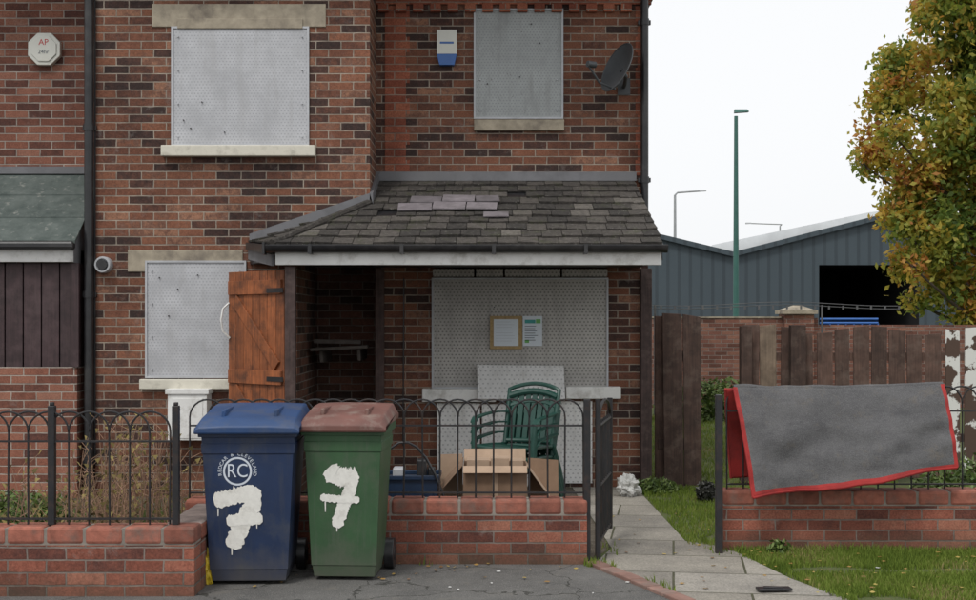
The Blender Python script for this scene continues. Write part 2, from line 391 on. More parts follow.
d.add([(XFL,YF,zs_),(XFR,YF,zs_),(XFR,YR,zs_),(XC,YR,zs_),(XC,YL,zs_),(B.x,YL,zs_)],[(5,4,3,2,1,0)])
d.add([(XFR-.01,YF+.02,zs_),(XTR,YR,zs_),(XTR,YR,zTop-.02),(XFR-.01,YF+.02,zE-.02)],[(0,1,2,3)])
d.add([(XFL,YF+.02,zs_),(B.x,YL,zs_),(B.x,YL,B.z),(XFL,YF+.02,zE-.01)],[(3,2,1,0)])
d.obj('porch_roof_deck_and_soffit',M['black'],house)
f=MB()
f.tube([C+n2*.02,lerp(C,A,.5)+n2*.022,A+n2*.02],.032,8)
f.obj('porch_hip_ridge',M['tile'],house,smooth=True)
f=MB()
f.box(XC+.002,XTR+.02,YR-.03,YR-.001,zTop-.0,zTop+.085)
f.hexa([B+Vector((0,-.03,-.01)),C+Vector((0,-.03,.0)),C+Vector((0,-.001,.0)),B+Vector((0,-.001,-.01))],[B+Vector((0,-.03,.07)),C+Vector((0,-.03,.10)),C+Vector((0,-.001,.10)),B+Vector((0,-.001,.07))])
f.hexa([(XC-.0,YL-.03,zC+.1),(XC+.03,YL-.03,zC+.0),(XC+.03,YR,zTop+.0),(XC+.001,YR,zTop)],[(XC,YL-.03,zC+.101),(XC+.03,YL-.03,zC+.1),(XC+.03,YR,zTop+.09),(XC+.001,YR,zTop+.09)])
f.obj('lead_flashing',M['lead'],house)
f=MB()
f.box(XFL+.02,XFR-.02,YF-.005,YF+.03,PZ(265,YF),PZ(252,YF)); f.obj('white_fascia',M['white'],house,bevel=.004)
f=MB()
prof=[(YF-.105+.0,zE+.0)]+[(YF-.055+.055*math.cos(math.pi+a),zE-.005+.06*math.sin(math.pi+a)) for a in np.linspace(0,math.pi,9)]+[(YF-.0,zE)]
f.prism([(p[0],p[1]) for p in prof],'x',XFL-.05,XFR+.02)
for i in range(4):
    xx=XFL+.3+i*.75; f.box(xx,xx+.03,YF-.118,YF-.0,zE-.075,zE+.005)
f.box(XFL-.07,XFL-.051,YF-.12,YF,zE-.08,zE+.02)
f.hexa([(XFL-.05,YF-.06,zE-.07),(XFL,YF,zE-.07),(B.x+.05,YL,zE+.02),(B.x-.03,YL-.05,zE+.02)],[(XFL-.05,YF-.06,zE+.0),(XFL,YF,zE+.0),(B.x+.05,YL,zE+.08),(B.x-.03,YL-.05,zE+.08)])
f.obj('porch_gutter',M['black'],house,smooth=True)
f=MB()
f.hexa([(XFL-.01,YF-.01,zE-.17),(XFL+.01,YF+.02,zE-.17),(B.x+.02,YL-.02,zE-.09),(B.x-.01,YL-.04,zE-.07)],[(XFL-.01,YF-.01,zE-.075),(XFL+.01,YF+.02,zE-.075),(B.x+.02,YL-.02,zE+.015),(B.x-.01,YL-.04,zE+.015)])
f.obj('side_barge_board',M['lead'],house)
M['darkwood']=plain('dark_stained_wood',(.055,.032,.028),.7,.35,14,(.12,.09,.08),.5,dscale=7,tint=.5,grain=.3)
f=MB()
f.box(PX(286,YF+.1),PX(296,YF+.1),YF+.035,YF+.125,0,PZ(266,YF)+.0)
f.box(XFL+.03,XFR-.03,YF+.035,YF+.10,2.06,2.099)
f.box(PX(641,YR-.07),PX(652,YR-.07),YR-.07,YR-.002,0,2.09)
f.box(PX(375,YR-.05),PX(384,YR-.05),YR-.05,YR-.002,0,2.09)  # dark strip along the left end of the right-hand wall
f.obj('timber_posts_and_dark_strip',M['darkwood'],house,bevel=.005)
f=MB(); Mx=Matrix.Translation((PX(340,12.6),12.6,PZ(348,12.6)))@Matrix.Rotation(R(-3),4,'Y')
f.box(-.27,.27,-.12,.1,-.015,.015,mat=Mx); f.box(-.25,.2,-.02,.01,.04,.08,mat=Mx@Matrix.Rotation(R(4),4,'Y')); f.box(-.2,-.17,0,.7,-.13,-.02,mat=Mx);f.box(.16,.19,0,.7,-.13,-.02,mat=Mx)
M['greywood']=plain('grey_shelf_wood',(.10,.085,.075),.8,.25,12)
f.obj('broken_shelf',M['greywood'],house,bevel=.003)
# door leaf
door=root('timber_door')
M['orangewood']=plain('orange_stained_pine',(.25,.078,.026),.6,.35,7,(.06,.026,.015),.8,dscale=6,tint=.5,bscale=30,grain=.35,streak=(.06,.028,.018))
hx=PX(285,11.1); fx=PX(228,11.55); ang=math.atan2(11.62-11.1,fx-hx)
DM=Matrix.Translation((hx,11.1,0))@Matrix.Rotation(ang,4,'Z')
L_=math.hypot(fx-hx,.52)
f=MB(); n=7
for i in range(n):
    a=L_*i/n; f.box(a+.002,a+L_/n-.002,-.012,.012,.06,2.02,mat=DM)
for z0,z1 in ((.2,.32),(1.05,1.17),(1.82,1.94)):
    f.box(.02,L_-.02,.0125,.034,z0,z1,mat=DM)
def brace(xa,za,xb,zb,wd=.05):
    dx=Vector((xb-xa,0,zb-za)).normalized(); nn=Vector((-dx.z,0,dx.x))*wd
    P=[Vector((xa,0.0126,za))-nn,Vector((xb,0.0126,zb))-nn,Vector((xb,.0126,zb))+nn,Vector((xa,.0126,za))+nn]
    f.hexa([DM@p for p in P],[DM@(p+Vector((0,.020,0))) for p in P])
brace(.08,1.21,L_-.1,1.78); brace(.08,.36,L_-.1,1.01)
f.obj('door_leaf',M['orangewood'],door,bevel=.003)
f=MB()
for zz in (.3,1.15,1.9): f.box(-.02,.2,.035,.040,zz-.02-.05,zz+.02-.05,mat=DM)
f.obj('hinges',M['iron'],door)
f=MB(); ex=fx-.0; f.tube([(ex,11.6,1.75),(ex-.05,11.58,1.70),(ex-.065,11.57,1.6),(ex-.05,11.57,1.5),(ex+.01,11.58,1.44)],.010,6); f.obj('rope_handle',M['white'],door,smooth=True)
# drainpipes
f=MB()
def pipe(x,y,z0,z1,r=.036):
    f.tube([(x,y,z0),(x,y,z1)],r,12)
    z=z0+.3
    while z<z1:
        f.tube([(x,y,z),(x,y,z+.06)],r+.008,12); f.box(x-.06,x+.06,y+.01,y+.05,z+.01,z+.05); z+=1.5
pipe(PX(644.5,YR-.05),YR-.06,PZ(215,YR),ZT)
pipe(PX(89,YL-.05),YL-.05,0,ZT,.042)
f.tube([(PX(95.5,YL),YL-.02,.3),(PX(95.5,YL),YL-.02,ZT)],.009,6)
f.tube([(PX(403,YR),YR-.012,.4),(PX(404,YR),YR-.012,2.0)],.006,6)
f.obj('drainpipes',M['black'],house,smooth=True)
f=MB(); vx,vz=PX(105,YL),PZ(265,YL)
f.tube([(vx,YL-.07,vz),(vx,YL,vz)],.075,20); f.tube([(vx,YL-.10,vz),(vx,YL-.07,vz)],.045,16,1)
f.tube([(vx+.062*math.cos(a),YL-.08,vz+.062*math.sin(a)) for a in np.linspace(0,2*math.pi,20,endpoint=False)],.012,6,0,closed=True)
f.obj('flue_vent',[M['steel'],M['black']],house,smooth=True)
f=MB(); f.box(PX(169,YL-.15),PX(208,YL-.15),YL-.2,YL-.001,PZ(440,YL-.15),PZ(394,YL-.15)); f.box(PX(168,YL-.15)-.01,PX(209,YL-.15)+.01,YL-.215,YL-.001,PZ(394,YL-.15)+.001,PZ(390,YL-.15)+.01)
f.box(PX(173,YL-.15),PX(204,YL-.15),YL-.206,YL-.2005,PZ(438,YL-.15),PZ(398,YL-.15)); f.obj('meter_box',M['white'],house,bevel=.006)
# notices
M['paper']=plain('paper',(.66,.72,.78),.7,.04,6,bmp=0); M['cork']=plain('cork_board',(.38,.27,.13),.85,.25,40)
M['print']=plain('printed_ink',(.10,.12,.14),.7,.1,5,bmp=0); M['printg']=plain('faint_print',(.42,.46,.50),.7,.1,5,bmp=0)
nb=root('notice_board'); f=MB(); yb=YR-.05
x0,x1,z0,z1=PX(490,YR),PX(522,YR),PZ(349,YR),PZ(316,YR)
f.box(x0,x1,yb,yb+.03,z0,z1,0); f.box(x0+.035,x1-.035,yb-.003,yb-.0005,z0+.03,z1-.03,1)
for i in range(8): zz=z1-.055-i*.026; f.box(x0+.055,x1-.06-random.random()*.05,yb-.0045,yb-.0032,zz-.003,zz,2)
f.obj('framed_notice',[M['cork'],M['paper'],M['printg']],nb)
M['teal']=plain('teal_print',(.05,.32,.30),.6,.1,5,bmp=0); M['greenp']=plain('green_print',(.15,.42,.12),.6,.1,5,bmp=0)
sg=root('warning_notice'); f=MB(); x0,x1,z0,z1=PX(522.6,YR),PX(542,YR),PZ(346,YR),PZ(316,YR)
f.box(x0,x1,yb+.005,yb+.01,z0,z1,0); f.box(x0+.02,x0+.12,yb+.002,yb+.0045,z1-.07,z1-.035,1); f.box(x0+.125,x1-.015,yb+.002,yb+.0045,z1-.07,z1-.03,2); f.box(x0+.02,x0+.06,yb+.002,yb+.0045,z0+.03,z0+.06,2)
for i in range(7): zz=z1-.095-i*.022; f.box(x0+.02,x1-.03-random.random()*.05,yb+.002,yb+.0045,zz-.006,zz,3)
f.obj('notice_sheet',[M['paper'],M['teal'],M['greenp'],M['print']],sg)
wb=root('white_board'); f=MB()
f.hexa([(PX(478,YR-.17),YR-.17,PZ(402,YR-.15)+.03),(PX(565,YR-.17),YR-.17,PZ(402,YR-.15)+.03),(PX(565,YR-.17),YR-.155,PZ(402,YR-.15)+.03),(PX(478,YR-.17),YR-.155,PZ(402,YR-.15)+.03)],
       [(PX(477,YR-.1),YR-.06,PZ(365,YR-.1)),(PX(564,YR-.1),YR-.06,PZ(366,YR-.1)),(PX(564,YR-.1),YR-.045,PZ(366,YR-.1)),(PX(477,YR-.1),YR-.045,PZ(365,YR-.1))])
f.obj('perforated_board',M['perfw'],wb)
# alarm boxes
al=root('burglar_alarm_box'); f=MB(); x0,x1=PX(437,YR),PX(457,YR); 
f.prism([(x0,PZ(55,YR)),(x1,PZ(55,YR)),(x1,PZ(31,YR)),(x0,PZ(31,YR))],'y',YR-.07,YR,0)
f.prism([(x0,PZ(55,YR)),(x0+.025,PZ(66,YR)),(x1-.025,PZ(66,YR)),(x1,PZ(55,YR))][::-1],'y',YR-.068,YR,1)
f.box(x0+.03,x1-.03,YR-.073,YR-.0702,PZ(45,YR),PZ(43,YR),2)
M['plasticw']=plain('white_plastic',(.68,.68,.62),.4,.06,5,(.4,.38,.3),.3); M['plasticb']=plain('blue_plastic',(.03,.12,.38),.35,.1,5)
f.obj('alarm_casing',[M['plasticw'],M['plasticb'],M['plasticb']],al,bevel=.006)
al2=root('burglar_alarm_box.001'); f=MB(); cx,cz=PX(46,YR),PZ(50,YR)
M['red']=plain('red_ink',(.5,.04,.04),.5,.1,5,bmp=0)
hexp=[(cx+.165*math.cos(R(a)),cz+.165*math.sin(R(a))) for a in range(22,382,45)]
f.prism(hexp,'y',YR-.06,YR,0); hp=[(cx+.13*math.cos(R(a)),cz+.13*math.sin(R(a))) for a in range(22,382,45)]; f.prism(hp,'y',YR-.072,YR-.0605,0)
f.obj('octagonal_casing',[M['plasticw']],al2,bevel=.01)
text_mesh('alarm_letters','AP',.08,M['red'],al2,Matrix.Translation((cx,YR-.0735,cz+.06))@TF)
text_mesh('alarm_number','24hr',.055,M['print'],al2,Matrix.Translation((cx,YR-.0735,cz-.03))@TF)
# satellite dish
sd=root('satellite_dish'); f=MB()
M['dish']=plain('dish_grey',(.06,.065,.07),.5,.2,6)
cx,cy,cz=PX(617,YR-.35),YR-.35,PZ(67,YR-.35)
DM2=Matrix.Translation((cx,cy,cz))@Matrix.Rotation(R(-62),4,'Z')@Matrix.Rotation(R(-22),4,'X')
rings=8;seg=28; vs=[];fs=[]
for i in range(rings+1):
    rr_=.245*i/rings
    for k in range(seg):
        a=2*math.pi*k/seg; vs.append(DM2@Vector((rr_*.9*math.cos(a),.06-1.0*rr_*rr_,rr_*math.sin(a))))
for i in range(rings):
    for k in range(seg): fs.append((i*seg+k,i*seg+(k+1)%seg,(i+1)*seg+(k+1)%seg,(i+1)*seg+k))
f.add(vs,fs)
rim=[DM2@Vector((.2205*math.cos(a),0,.245*math.sin(a))) for a in np.linspace(0,2*math.pi,28,endpoint=False)]; f.tube(rim,.006,6,closed=True)
lnb=DM2@Vector((0,-.30,-.12)); f.tube([DM2@Vector((0,.06,-.2)),DM2@Vector((0,-.12,-.22)),lnb],.011,8); f.tube([lnb,DM2@Vector((0,-.22,-.09))],.03,10)
f.tube([DM2@Vector((0,.05,0)),DM2@Vector((0,.12,-.03)),(cx+.1,YR-.05,cz-.12),(cx+.1,YR,cz-.12)],.018,8); f.box(cx+.04,cx+.16,YR-.012,YR,cz-.2,cz-.04)
f.obj('dish_and_arm',M['dish'],sd,smooth=True)

# ================================================================ NEIGHBOUR
nh=root('brick_house.001'); f=MB(); XN=-9.5
f.quad((XN,YR,0),(XLL,YR,0),(XLL,YR,ZT),(XN,YR,ZT)); f.quad((XN,YR,0),(XN,20,0),(XN,20,ZT),(XN,YR,ZT))
f.quad((XN,11.8,0),(PX(77,11.8),11.8,0),(PX(77,11.8),11.8,PZ(367,11.8)),(XN,11.8,PZ(367,11.8)))
f.quad((PX(77,11.8),11.8,0),(PX(77,11.8),YR,0),(PX(77,11.8),YR,PZ(367,11.8)),(PX(77,11.8),11.8,PZ(367,11.8)))
f.obj('brick_walls',[M['brick2']],nh)
f=MB(); f.hexa([(XN-.2,YL,ZT),(XLL-.01,YL,ZT),(XLL-.01,20.3,ZT),(XN-.2,20.3,ZT)],[(XN+.01,15.9,8.2),(XLL-.01,15.9,8.2),(XLL-.01,16.1,8.2),(XN+.01,16.1,8.2)]); f.obj('main_roof',M['roof_slate'],nh)
xr=PX(77,11.8); zb=PZ(367,11.8)
M['boards']=plain('purple_brown_boards',(.045,.024,.026),.6,.3,10,(.10,.07,.07),.4,tint=.5,grain=.25)
f=MB(); x=xr; 
while x>XN:
    f.box(x-.155,x-.006,11.82,11.85,zb,PZ(263,11.8),t=random.random()); x-=.163
f.box(XN,xr-.0,11.855,11.9,zb,PZ(263,11.8),t=.1); f.box(xr-.04,xr+.02,11.78,11.8195,zb,PZ(263,11.8)); f.box(xr-.02,xr,11.91,YR,zb,PZ(250,11.8),t=.3)
f.obj('timber_boarding',M['boards'],nh)
f=MB(); f.box(XN,xr-.01,11.74,11.775,PZ(262,11.75),PZ(250,11.75)); f.obj('white_fascia',M['white'],nh,bevel=.004)
f=MB(); f.box(XN,xr+.01,11.65,11.739,PZ(249,11.65),PZ(241,11.65)); f.obj('gutter',M['black'],nh,bevel=.02)
m,nt,bb=newmat('mossy_felt'); c_=mixc(nt,rampf(nt,noise_(nt,6,8,rough=.7),.35,.65),(.055,.072,.066),(.11,.13,.12)); 
c_=mixc(nt,rampf(nt,noise_(nt,15,6),.58,.7),c_,(.20,.21,.19)); nt.links.new(c_,bb.inputs['Base Color']); bb.inputs['Roughness'].default_value=.85; bump(nt,bb,noise_(nt,30,5),.4,.01); M['felt']=m
f=MB(); za,zb2=PZ(241,11.68),PZ(174,YR)
for i in range(3):
    t0=i/3;t1=(i+1)/3; ya=11.68+(YR-11.68)*t0; yb_=11.68+(YR-11.68)*t1; z0=za+(zb2-za)*t0; z1=za+(zb2-za)*t1
    f.hexa([(XN,ya,z0-.02),(xr+.02,ya,z0-.02),(xr+.02,yb_,z1-.02),(XN,yb_,z1-.02)],[(XN,ya-.004,z0+.006),(xr+.02,ya-.004,z0+.006),(xr+.02,yb_,z1),(XN,yb_,z1)])
f.obj('porch_roof',M['felt'],nh)
f=MB(); f.box(XN,xr+.03,YR-.03,YR-.001,zb2,zb2+.07); f.add([(xr,11.7,PZ(263,11.8)),(xr,YR,PZ(263,11.8)),(xr,YR,zb2),(xr,11.7,za)],[(0,1,2,3)]); f.obj('flashing',M['lead'],nh)

# ================================================================ GROUND
def sheet(name,poly,z,mat):
    me=bpy.data.meshes.new(name); me.from_pydata([(x,y,z) for x,y in poly],[],[tuple(range(len(poly)))]); me.materials.append(mat)
    return link(bpy.data.objects.new(name,me))
def grassmat(name,a,b_,c2):
    m,nt,bb=newmat(name); c=mixc(nt,rampf(nt,noise_(nt,1.3,8,rough=.7),.35,.65),a,b_); c=mixc(nt,rampf(nt,noise_(nt,22,5),.52,.68),c,c2)
    nt.links.new(c,bb.inputs['Base Color']); bb.inputs['Roughness'].default_value=1; bump(nt,bb,noise_(nt,60,6),.8,.02); return m
M['grassg']=grassmat('grass_ground',(.07,.09,.025),(.10,.13,.035),(.14,.11,.06))
M['soil']=grassmat('garden_soil',(.07,.055,.04),(.11,.09,.065),(.16,.14,.11))
sheet('ground',[(-400,-60),(400,-60),(400,900),(-400,900)],0,M['grassg'])
m,nt,bb=newmat('asphalt'); c_=mixc(nt,rampf(nt,noise_(nt,1.4,8,rough=.7),.33,.67),(.085,.083,.080),(.155,.15,.142)); c_=mixc(nt,rampf(nt,noise_(nt,140,3,rough=.8),.56,.68),c_,(.34,.33,.31)); c_=mixc(nt,rampf(nt,noise_(nt,110,3,rough=.8),.60,.7),c_,(.03,.03,.03))
c_=mixc(nt,math_(nt,'MULTIPLY',rampf(nt,noise_(nt,5,8,rough=.75),.54,.68),.55),c_,(.19,.175,.15))
vo=N(nt,'ShaderNodeTexVoronoi',feature='DISTANCE_TO_EDGE'); vo.inputs['Scale'].default_value=1.1
dm=N(nt,'ShaderNodeNewGeometry'); nz=N(nt,'ShaderNodeTexNoise'); nz.inputs['Scale'].default_value=4; nz.inputs['Detail'].default_value=6; nt.links.new(dm.outputs['Position'],nz.inputs['Vector'])
va=N(nt,'ShaderNodeVectorMath',operation='MULTIPLY_ADD'); nt.links.new(nz.outputs['Color'],va.inputs[0]); va.inputs[1].default_value=(.35,.35,.35); nt.links.new(dm.outputs['Position'],va.inputs[2]); nt.links.new(va.outputs[0],vo.inputs['Vector'])
crk=math_(nt,'LESS_THAN',vo.outputs['Distance'],.006); c_=mixc(nt,math_(nt,'MULTIPLY',crk,.75),c_,(.025,.025,.02))
nt.links.new(c_,bb.inputs['Base Color']); bb.inputs['Roughness'].default_value=.95; bb.inputs['Specular IOR Level'].default_value=.25; bump(nt,bb,noise_(nt,120,4),.7,.008); M['asphalt']=m
k0=(.64,8.60); k1=(1.06,7.45)
sheet('road_asphalt',[(-30,-30),(30,-30),(30,5.5),(1.06,5.5),k1,k0,(-1.9,8.62),(-30,8.62)],.006,M['asphalt'])
M['slab']=brick_mat('paving_slabs',[(0,(.25,.235,.205)),(.5,(.32,.30,.26)),(1,(.37,.35,.31))],(.10,.10,.06),bw=.9,rh=.6,ms=.008,stain=.4,effl=.2)
def ground_coords(mat,ang=0):
    nt=mat.node_tree
    for n in nt.nodes:
        if n.type=='TEX_BRICK':
            for l in list(n.inputs['Vector'].links): nt.links.remove(l)
            g=N(nt,'ShaderNodeNewGeometry'); mp=N(nt,'ShaderNodeMapping'); mp.inputs['Rotation'].default_value=(0,0,ang)
            nt.links.new(g.outputs['Position'],mp.inputs[0]); nt.links.new(mp.outputs[0],n.inputs['Vector'])
ground_coords(M['slab'],R(8))
sheet('path',[k1,(2.07,7.45),(1.86,8.12),(1.70,9.05),(1.60,9.3),(1.42,9.5),(1.40,12.55),(.80,12.55),(.86,9.2),(.70,8.62),k0],.010,M['slab'])
sheet('pavement',[(1.065,5.5),(30,5.5),(30,7.449),(1.065,7.449)],.012,M['slab'])
sheet('garden_soil',[(-12,7.7),(-1.9,7.7),(-1.9,8.7),(.62,8.7),(.86,9.2),(.80,12.55),(-12,12.6)],.003,M['soil'])
sheet('yard_asphalt',[(1,34),(60,34),(60,75),(1,75)],.01,M['asphalt'])
kb=MB(); K0=Vector((*k0,0)); K1=Vector((*k1,0)); dl=(K1-K0); Ln=dl.length; dl.normalize(); nn=Vector((-dl.y,dl.x,0))
s_=0
while s_<Ln:
    a=K0+dl*s_; b_=K0+dl*(s_+.205); h=.028+random.uniform(-.003,.003)
    kb.hexa([a,b_,b_+nn*.1,a+nn*.1],[v+Vector((0,0,h)) for v in (a,b_,b_+nn*.1,a+nn*.1)]); s_+=.215
M['kerb']=plain('red_kerb_brick',(.22,.125,.10),.9,.25,12,(.17,.15,.13),.75,tint=.5)
kb.obj('kerb',M['kerb'],None,bevel=.006)
def blades(name,regions,n,hmin,hmax,cols,parent=None,w=.006,lean=.5):
    pts=[]
    for (x0,x1,y0,y1,wt,test) in regions:
        k=int(n*wt)
        x=np.random.uniform(x0,x1,k); y=np.random.uniform(y0,y1,k)
        keep=[True]*k if test is None else [test(a,b) for a,b in zip(x,y)]
        keep=np.array(keep); pts.append(np.stack([x[keep],y[keep]],1))
    P=np.concatenate(pts); k=len(P)
    h=np.random.uniform(hmin,hmax,k)*(.6+.8*np.array([mnoise.noise(Vector((a*1.7,b*1.7,3)))*.5+.5 for a,b in P])); an=np.random.uniform(0,2*np.pi,k); ln=np.random.uniform(0,lean,k)*h; la=np.random.uniform(0,2*np.pi,k)
    dx=np.cos(an)*w;dy=np.sin(an)*w
    base=np.stack([P[:,0],P[:,1],np.full(k,.0)],1)
    tip=base+np.stack([np.cos(la)*ln,np.sin(la)*ln,h],1); mid=base+np.stack([np.cos(la)*ln*.3,np.sin(la)*ln*.3,h*.55],1)
    o=np.stack([dx,dy,np.zeros(k)],1)
    V=np.stack([base-o,base+o,mid+o*.8,mid-o*.8,tip],1).reshape(-1,3)
    fs=[]; 
    for i in range(k):
        a=5*i; fs.append((a,a+1,a+2,a+3)); fs.append((a+3,a+2,a+4))
    me=bpy.data.meshes.new(name); me.from_pydata(V.tolist(),[],fs)
    t=me.attributes.new('tint','FLOAT','FACE'); tt=np.repeat(np.clip(np.random.rand(k)*.6+.5*np.array([mnoise.noise(Vector((a*2.1,b*2.1,9)))+.5 for a,b in P]),0,1),2); t.data.foreach_set('value',tt)
    m,nt,bb=newmat(name+'_material'); a_=N(nt,'ShaderNodeAttribute',attribute_name='tint'); r_=N(nt,'ShaderNodeValToRGB'); setramp(r_,cols); nt.links.new(a_.outputs['Fac'],r_.inputs[0]); nt.links.new(r_.outputs[0],bb.inputs['Base Color']); bb.inputs['Roughness'].default_value=.8
    bb.inputs['Specular IOR Level'].default_value=.2
    tr=N(nt,'ShaderNodeBsdfTranslucent'); nt.links.new(r_.outputs[0],tr.inputs[0]); mx=N(nt,'ShaderNodeMixShader'); mx.inputs[0].default_value=.3; nt.links.new(bb.outputs[0],mx.inputs[1]); nt.links.new(tr.outputs[0],mx.inputs[2]); nt.links.new(mx.outputs[0],nt.nodes['Material Output'].inputs[0])
    me.materials.append(m); ob=link(bpy.data.objects.new(name,me))
    if parent: ob.parent=parent
    return ob
gc=[(0,(.08,.13,.02)),(.4,(.14,.20,.03)),(.75,(.20,.27,.05)),(.93,(.26,.25,.08)),(1,(.34,.27,.13))]
def rg(x,y):
    ed=2.07+(y-7.45)*(-.22) if y<9.2 else 1.75
    return x>ed+.02+.06*mnoise.noise(Vector((x*3,y*3,0))) and mnoise.noise(Vector((x*1.3,y*2.2,5)))>-.40
blades('grass',[(1.6,4.2,7.46,9.12,.62,rg),(1.42,3.5,9.3,12.6,.3,lambda x,y:mnoise.noise(Vector((x*2,y*2,1)))>-.25),(1.45,4,12.8,22,.35,None)],64000,.018,.055,gc,w=.0035)
def joint(x,y):   # moss and grass growing out of the path edges
    ed=2.07+(y-7.45)*(-.22)
    return abs(x-ed)<.05 or (x<1.12 and abs(x-(1.17-(y-7.45)*.365))<.02 and mnoise.noise(Vector((x*5,y*5,2)))>0)
blades('weeds',[(.75,1.75,8.9,9.3,.12,lambda x,y:x<.9 or x>1.5),(-1.6,.62,8.56,8.6,.06,lambda x,y:mnoise.noise(Vector((x*4,2,1)))>.2),(1.62,4.2,9.02,9.12,.3,None),(.62,.72,8.5,8.62,.04,None),(.6,2.2,7.46,8.9,5,joint)],2200,.015,.07,gc,w=.004)
blades('long_grass',[(-6,-1.9,7.9,11,.7,None),(-1.9,.5,8.9,11,.2,None)],6000,.08,.26,[(0,(.06,.09,.025)),(.5,(.11,.14,.04)),(.9,(.20,.18,.08)),(1,(.30,.24,.12))],w=.004,lean=.7)
f=MB()
for i in range(150):
    z_=.016
    if i<75: x=random.uniform(1.7,4.0); Y=random.uniform(7.5,9.05); z_=.035
    elif i<110: x=random.uniform(-1.5,.6); Y=8.6-abs(random.gauss(0,.3))
    elif i<135: x=random.uniform(.9,1.9); Y=random.uniform(7.6,11)
    else: x=random.uniform(1.4,2.5); Y=random.uniform(9.5,12)
    Y=max(7.5,Y); s=random.uniform(.010,.022); Mx=Matrix.Translation((x,Y,z_))@Matrix.Rotation(random.random()*6,4,'Z')@Matrix.Rotation(random.uniform(-.4,.4),4,'X')
    f.add([Mx@Vector(v) for v in ((-s,0,0),(-s*.3,-s*.6,.002),(s*.5,-s*.5,0),(s,0,.003),(s*.5,s*.5,0),(-s*.3,s*.6,.002))],[(0,1,2,3,4,5)])
m,nt,bb=newmat('fallen_leaf'); a_=N(nt,'ShaderNodeAttribute',attribute_name='tint'); r_=N(nt,'ShaderNodeValToRGB'); setramp(r_,[(0,(.16,.08,.03)),(.5,(.34,.20,.05)),(1,(.42,.33,.08))]); nt.links.new(a_.outputs['Fac'],r_.inputs[0]); nt.links.new(r_.outputs[0],bb.inputs['Base Color'])
f.obj('fallen_leaves',m)

# ================================================================ GARDEN WALLS
M['copb']=plain('coping_brick_single',(.28,.098,.066),.85,.35,14,(.15,.115,.095),.7,dscale=6,tint=.6,bmp=.5,bscale=90)
M['mortar']=plain('mortar',(.24,.21,.18),.95,.25,12,(.1,.09,.07),.5)
def gwall(name,x0,x1,y0,y1,h=.41,cap=.105):
    r=root(name); f=MB(); f.box(x0+.006,x1-.006,y0+.006,y1-.006,0,h-cap); f.obj('brickwork',M['lowbrick'],r)
    f=MB(); x=x0
    while x<x1-.02:
        xe=min(x1,x+.222); f.box(x+.003,xe-.003,y0+random.uniform(-.003,.003),y1,h-cap+.006,h+random.uniform(-.003,.002)); x+=.225
    f.obj('bullnose_coping_bricks',M['copb'],r,bevel=.018)
    f=MB(); f.box(x0+.008,x1-.008,y0+.008,y1-.008,h-cap+.0005,h-.008); f.obj('coping_mortar',M['mortar'],r); return r
gw1=gwall('garden_wall',-7.5,PX(195,7.6),7.6,7.8,.405)
f=MB(); f.box(PX(195,7.6)-.215,PX(195,7.6)-.006,7.801,8.619,0,.30); f.obj('return_brickwork',M['lowbrick'],gw1)
f=MB(); f.box(PX(195,7.6)-.22,PX(195,7.6),7.801,8.619,.301,.403); f.obj('return_coping',M['coping'],gw1,bevel=.018)
gw2=gwall('garden_wall.001',PX(187,8.62)-.02,PX(588,8.62),8.62,8.83,.424)
gw3=gwall('garden_wall.002',PX(723,9.14),9,9.14,9.36,.415)

# ================================================================ RAILINGS
def railing(name,x0,x1,y,z0,ztop,pitch=.118,posts=()):
    r=root(name); f=MB()
    n=int((x1-x0)/pitch); 
    for i in range(n+1):
        j=random.uniform(-.004,.004)
        x=x0+i*pitch; f.tube([(x+j,y+(.006 if i%2 else -.006),z0),(x,y+(.006 if i%2 else -.006),ztop-pitch)],.006,6)
        if i+2<=n:
            yy=y+(.006 if i%2 else -.006)
            f.tube([(x+pitch-pitch*math.cos(a),yy,ztop-pitch+pitch*math.sin(a)) for a in np.linspace(0,math.pi,13)],.006,6)
    f.box(x0,x1,y-.015,y+.015,z0+.03,z0+.040); f.box(x0,x1,y-.015,y+.015,ztop-pitch-.06,ztop-pitch-.050)
    f.obj('hooped_bars',M['iron'],r,smooth=True)
    f=MB()
    for x,zb_,zt_ in posts: f.box(x-.02,x+.02,y-.022,y+.022,zb_,zt_); f.box(x-.012,x+.012,y-.014,y+.014,zt_,zt_+.02)
    if posts: f.obj('posts',M['iron'],r,bevel=.004)
    return r
railing('iron_railing',-7.4,PX(176,7.7),7.7,.405,1.065,posts=[(PX(52,7.7),.405,1.1),(PX(176,7.7),.405,1.10)])
railing('iron_railing.001',PX(190,8.72),PX(583,8.72),8.72,.424,1.075)
railing('iron_railing.002',PX(722,9.25)+.03,8.8,9.25,.415,1.135)
gt=root('iron_gate'); f=MB()
f.box(PX(587,8.66)-.022,PX(587,8.66)+.022,8.64,8.684,0,1.08); f.box(PX(719,9.0)-.024,PX(719,9.0)+.024,8.98,9.028,0,1.09)
f.obj('gate_posts',M['iron'],gt,bevel=.004)
f=MB(); g0=Vector((PX(598,8.68),8.68,0)); g1=Vector((PX(610,9.5),9.5,0)); dv=(g1-g0)
f.tube([g0+Vector((0,0,.03)),g0+Vector((0,0,1.08))],.019,8); f.tube([g1+Vector((0,0,.1)),g1+Vector((0,0,1.04))],.019,8)
for z in (.13,.5,.9): f.tube([g0+Vector((0,0,z)),g1+Vector((0,0,z))],.012,6)
for i in range(1,8): p=g0+dv*i/8; f.tube([p+Vector((0,0,.13)),p+Vector((0,0,.93))],.008,6)
f.tube([g0+dv*(.5-.5*math.cos(a))+Vector((0,0,.9+.15*math.sin(a))) for a in np.linspace(0,math.pi,13)],.011,6)
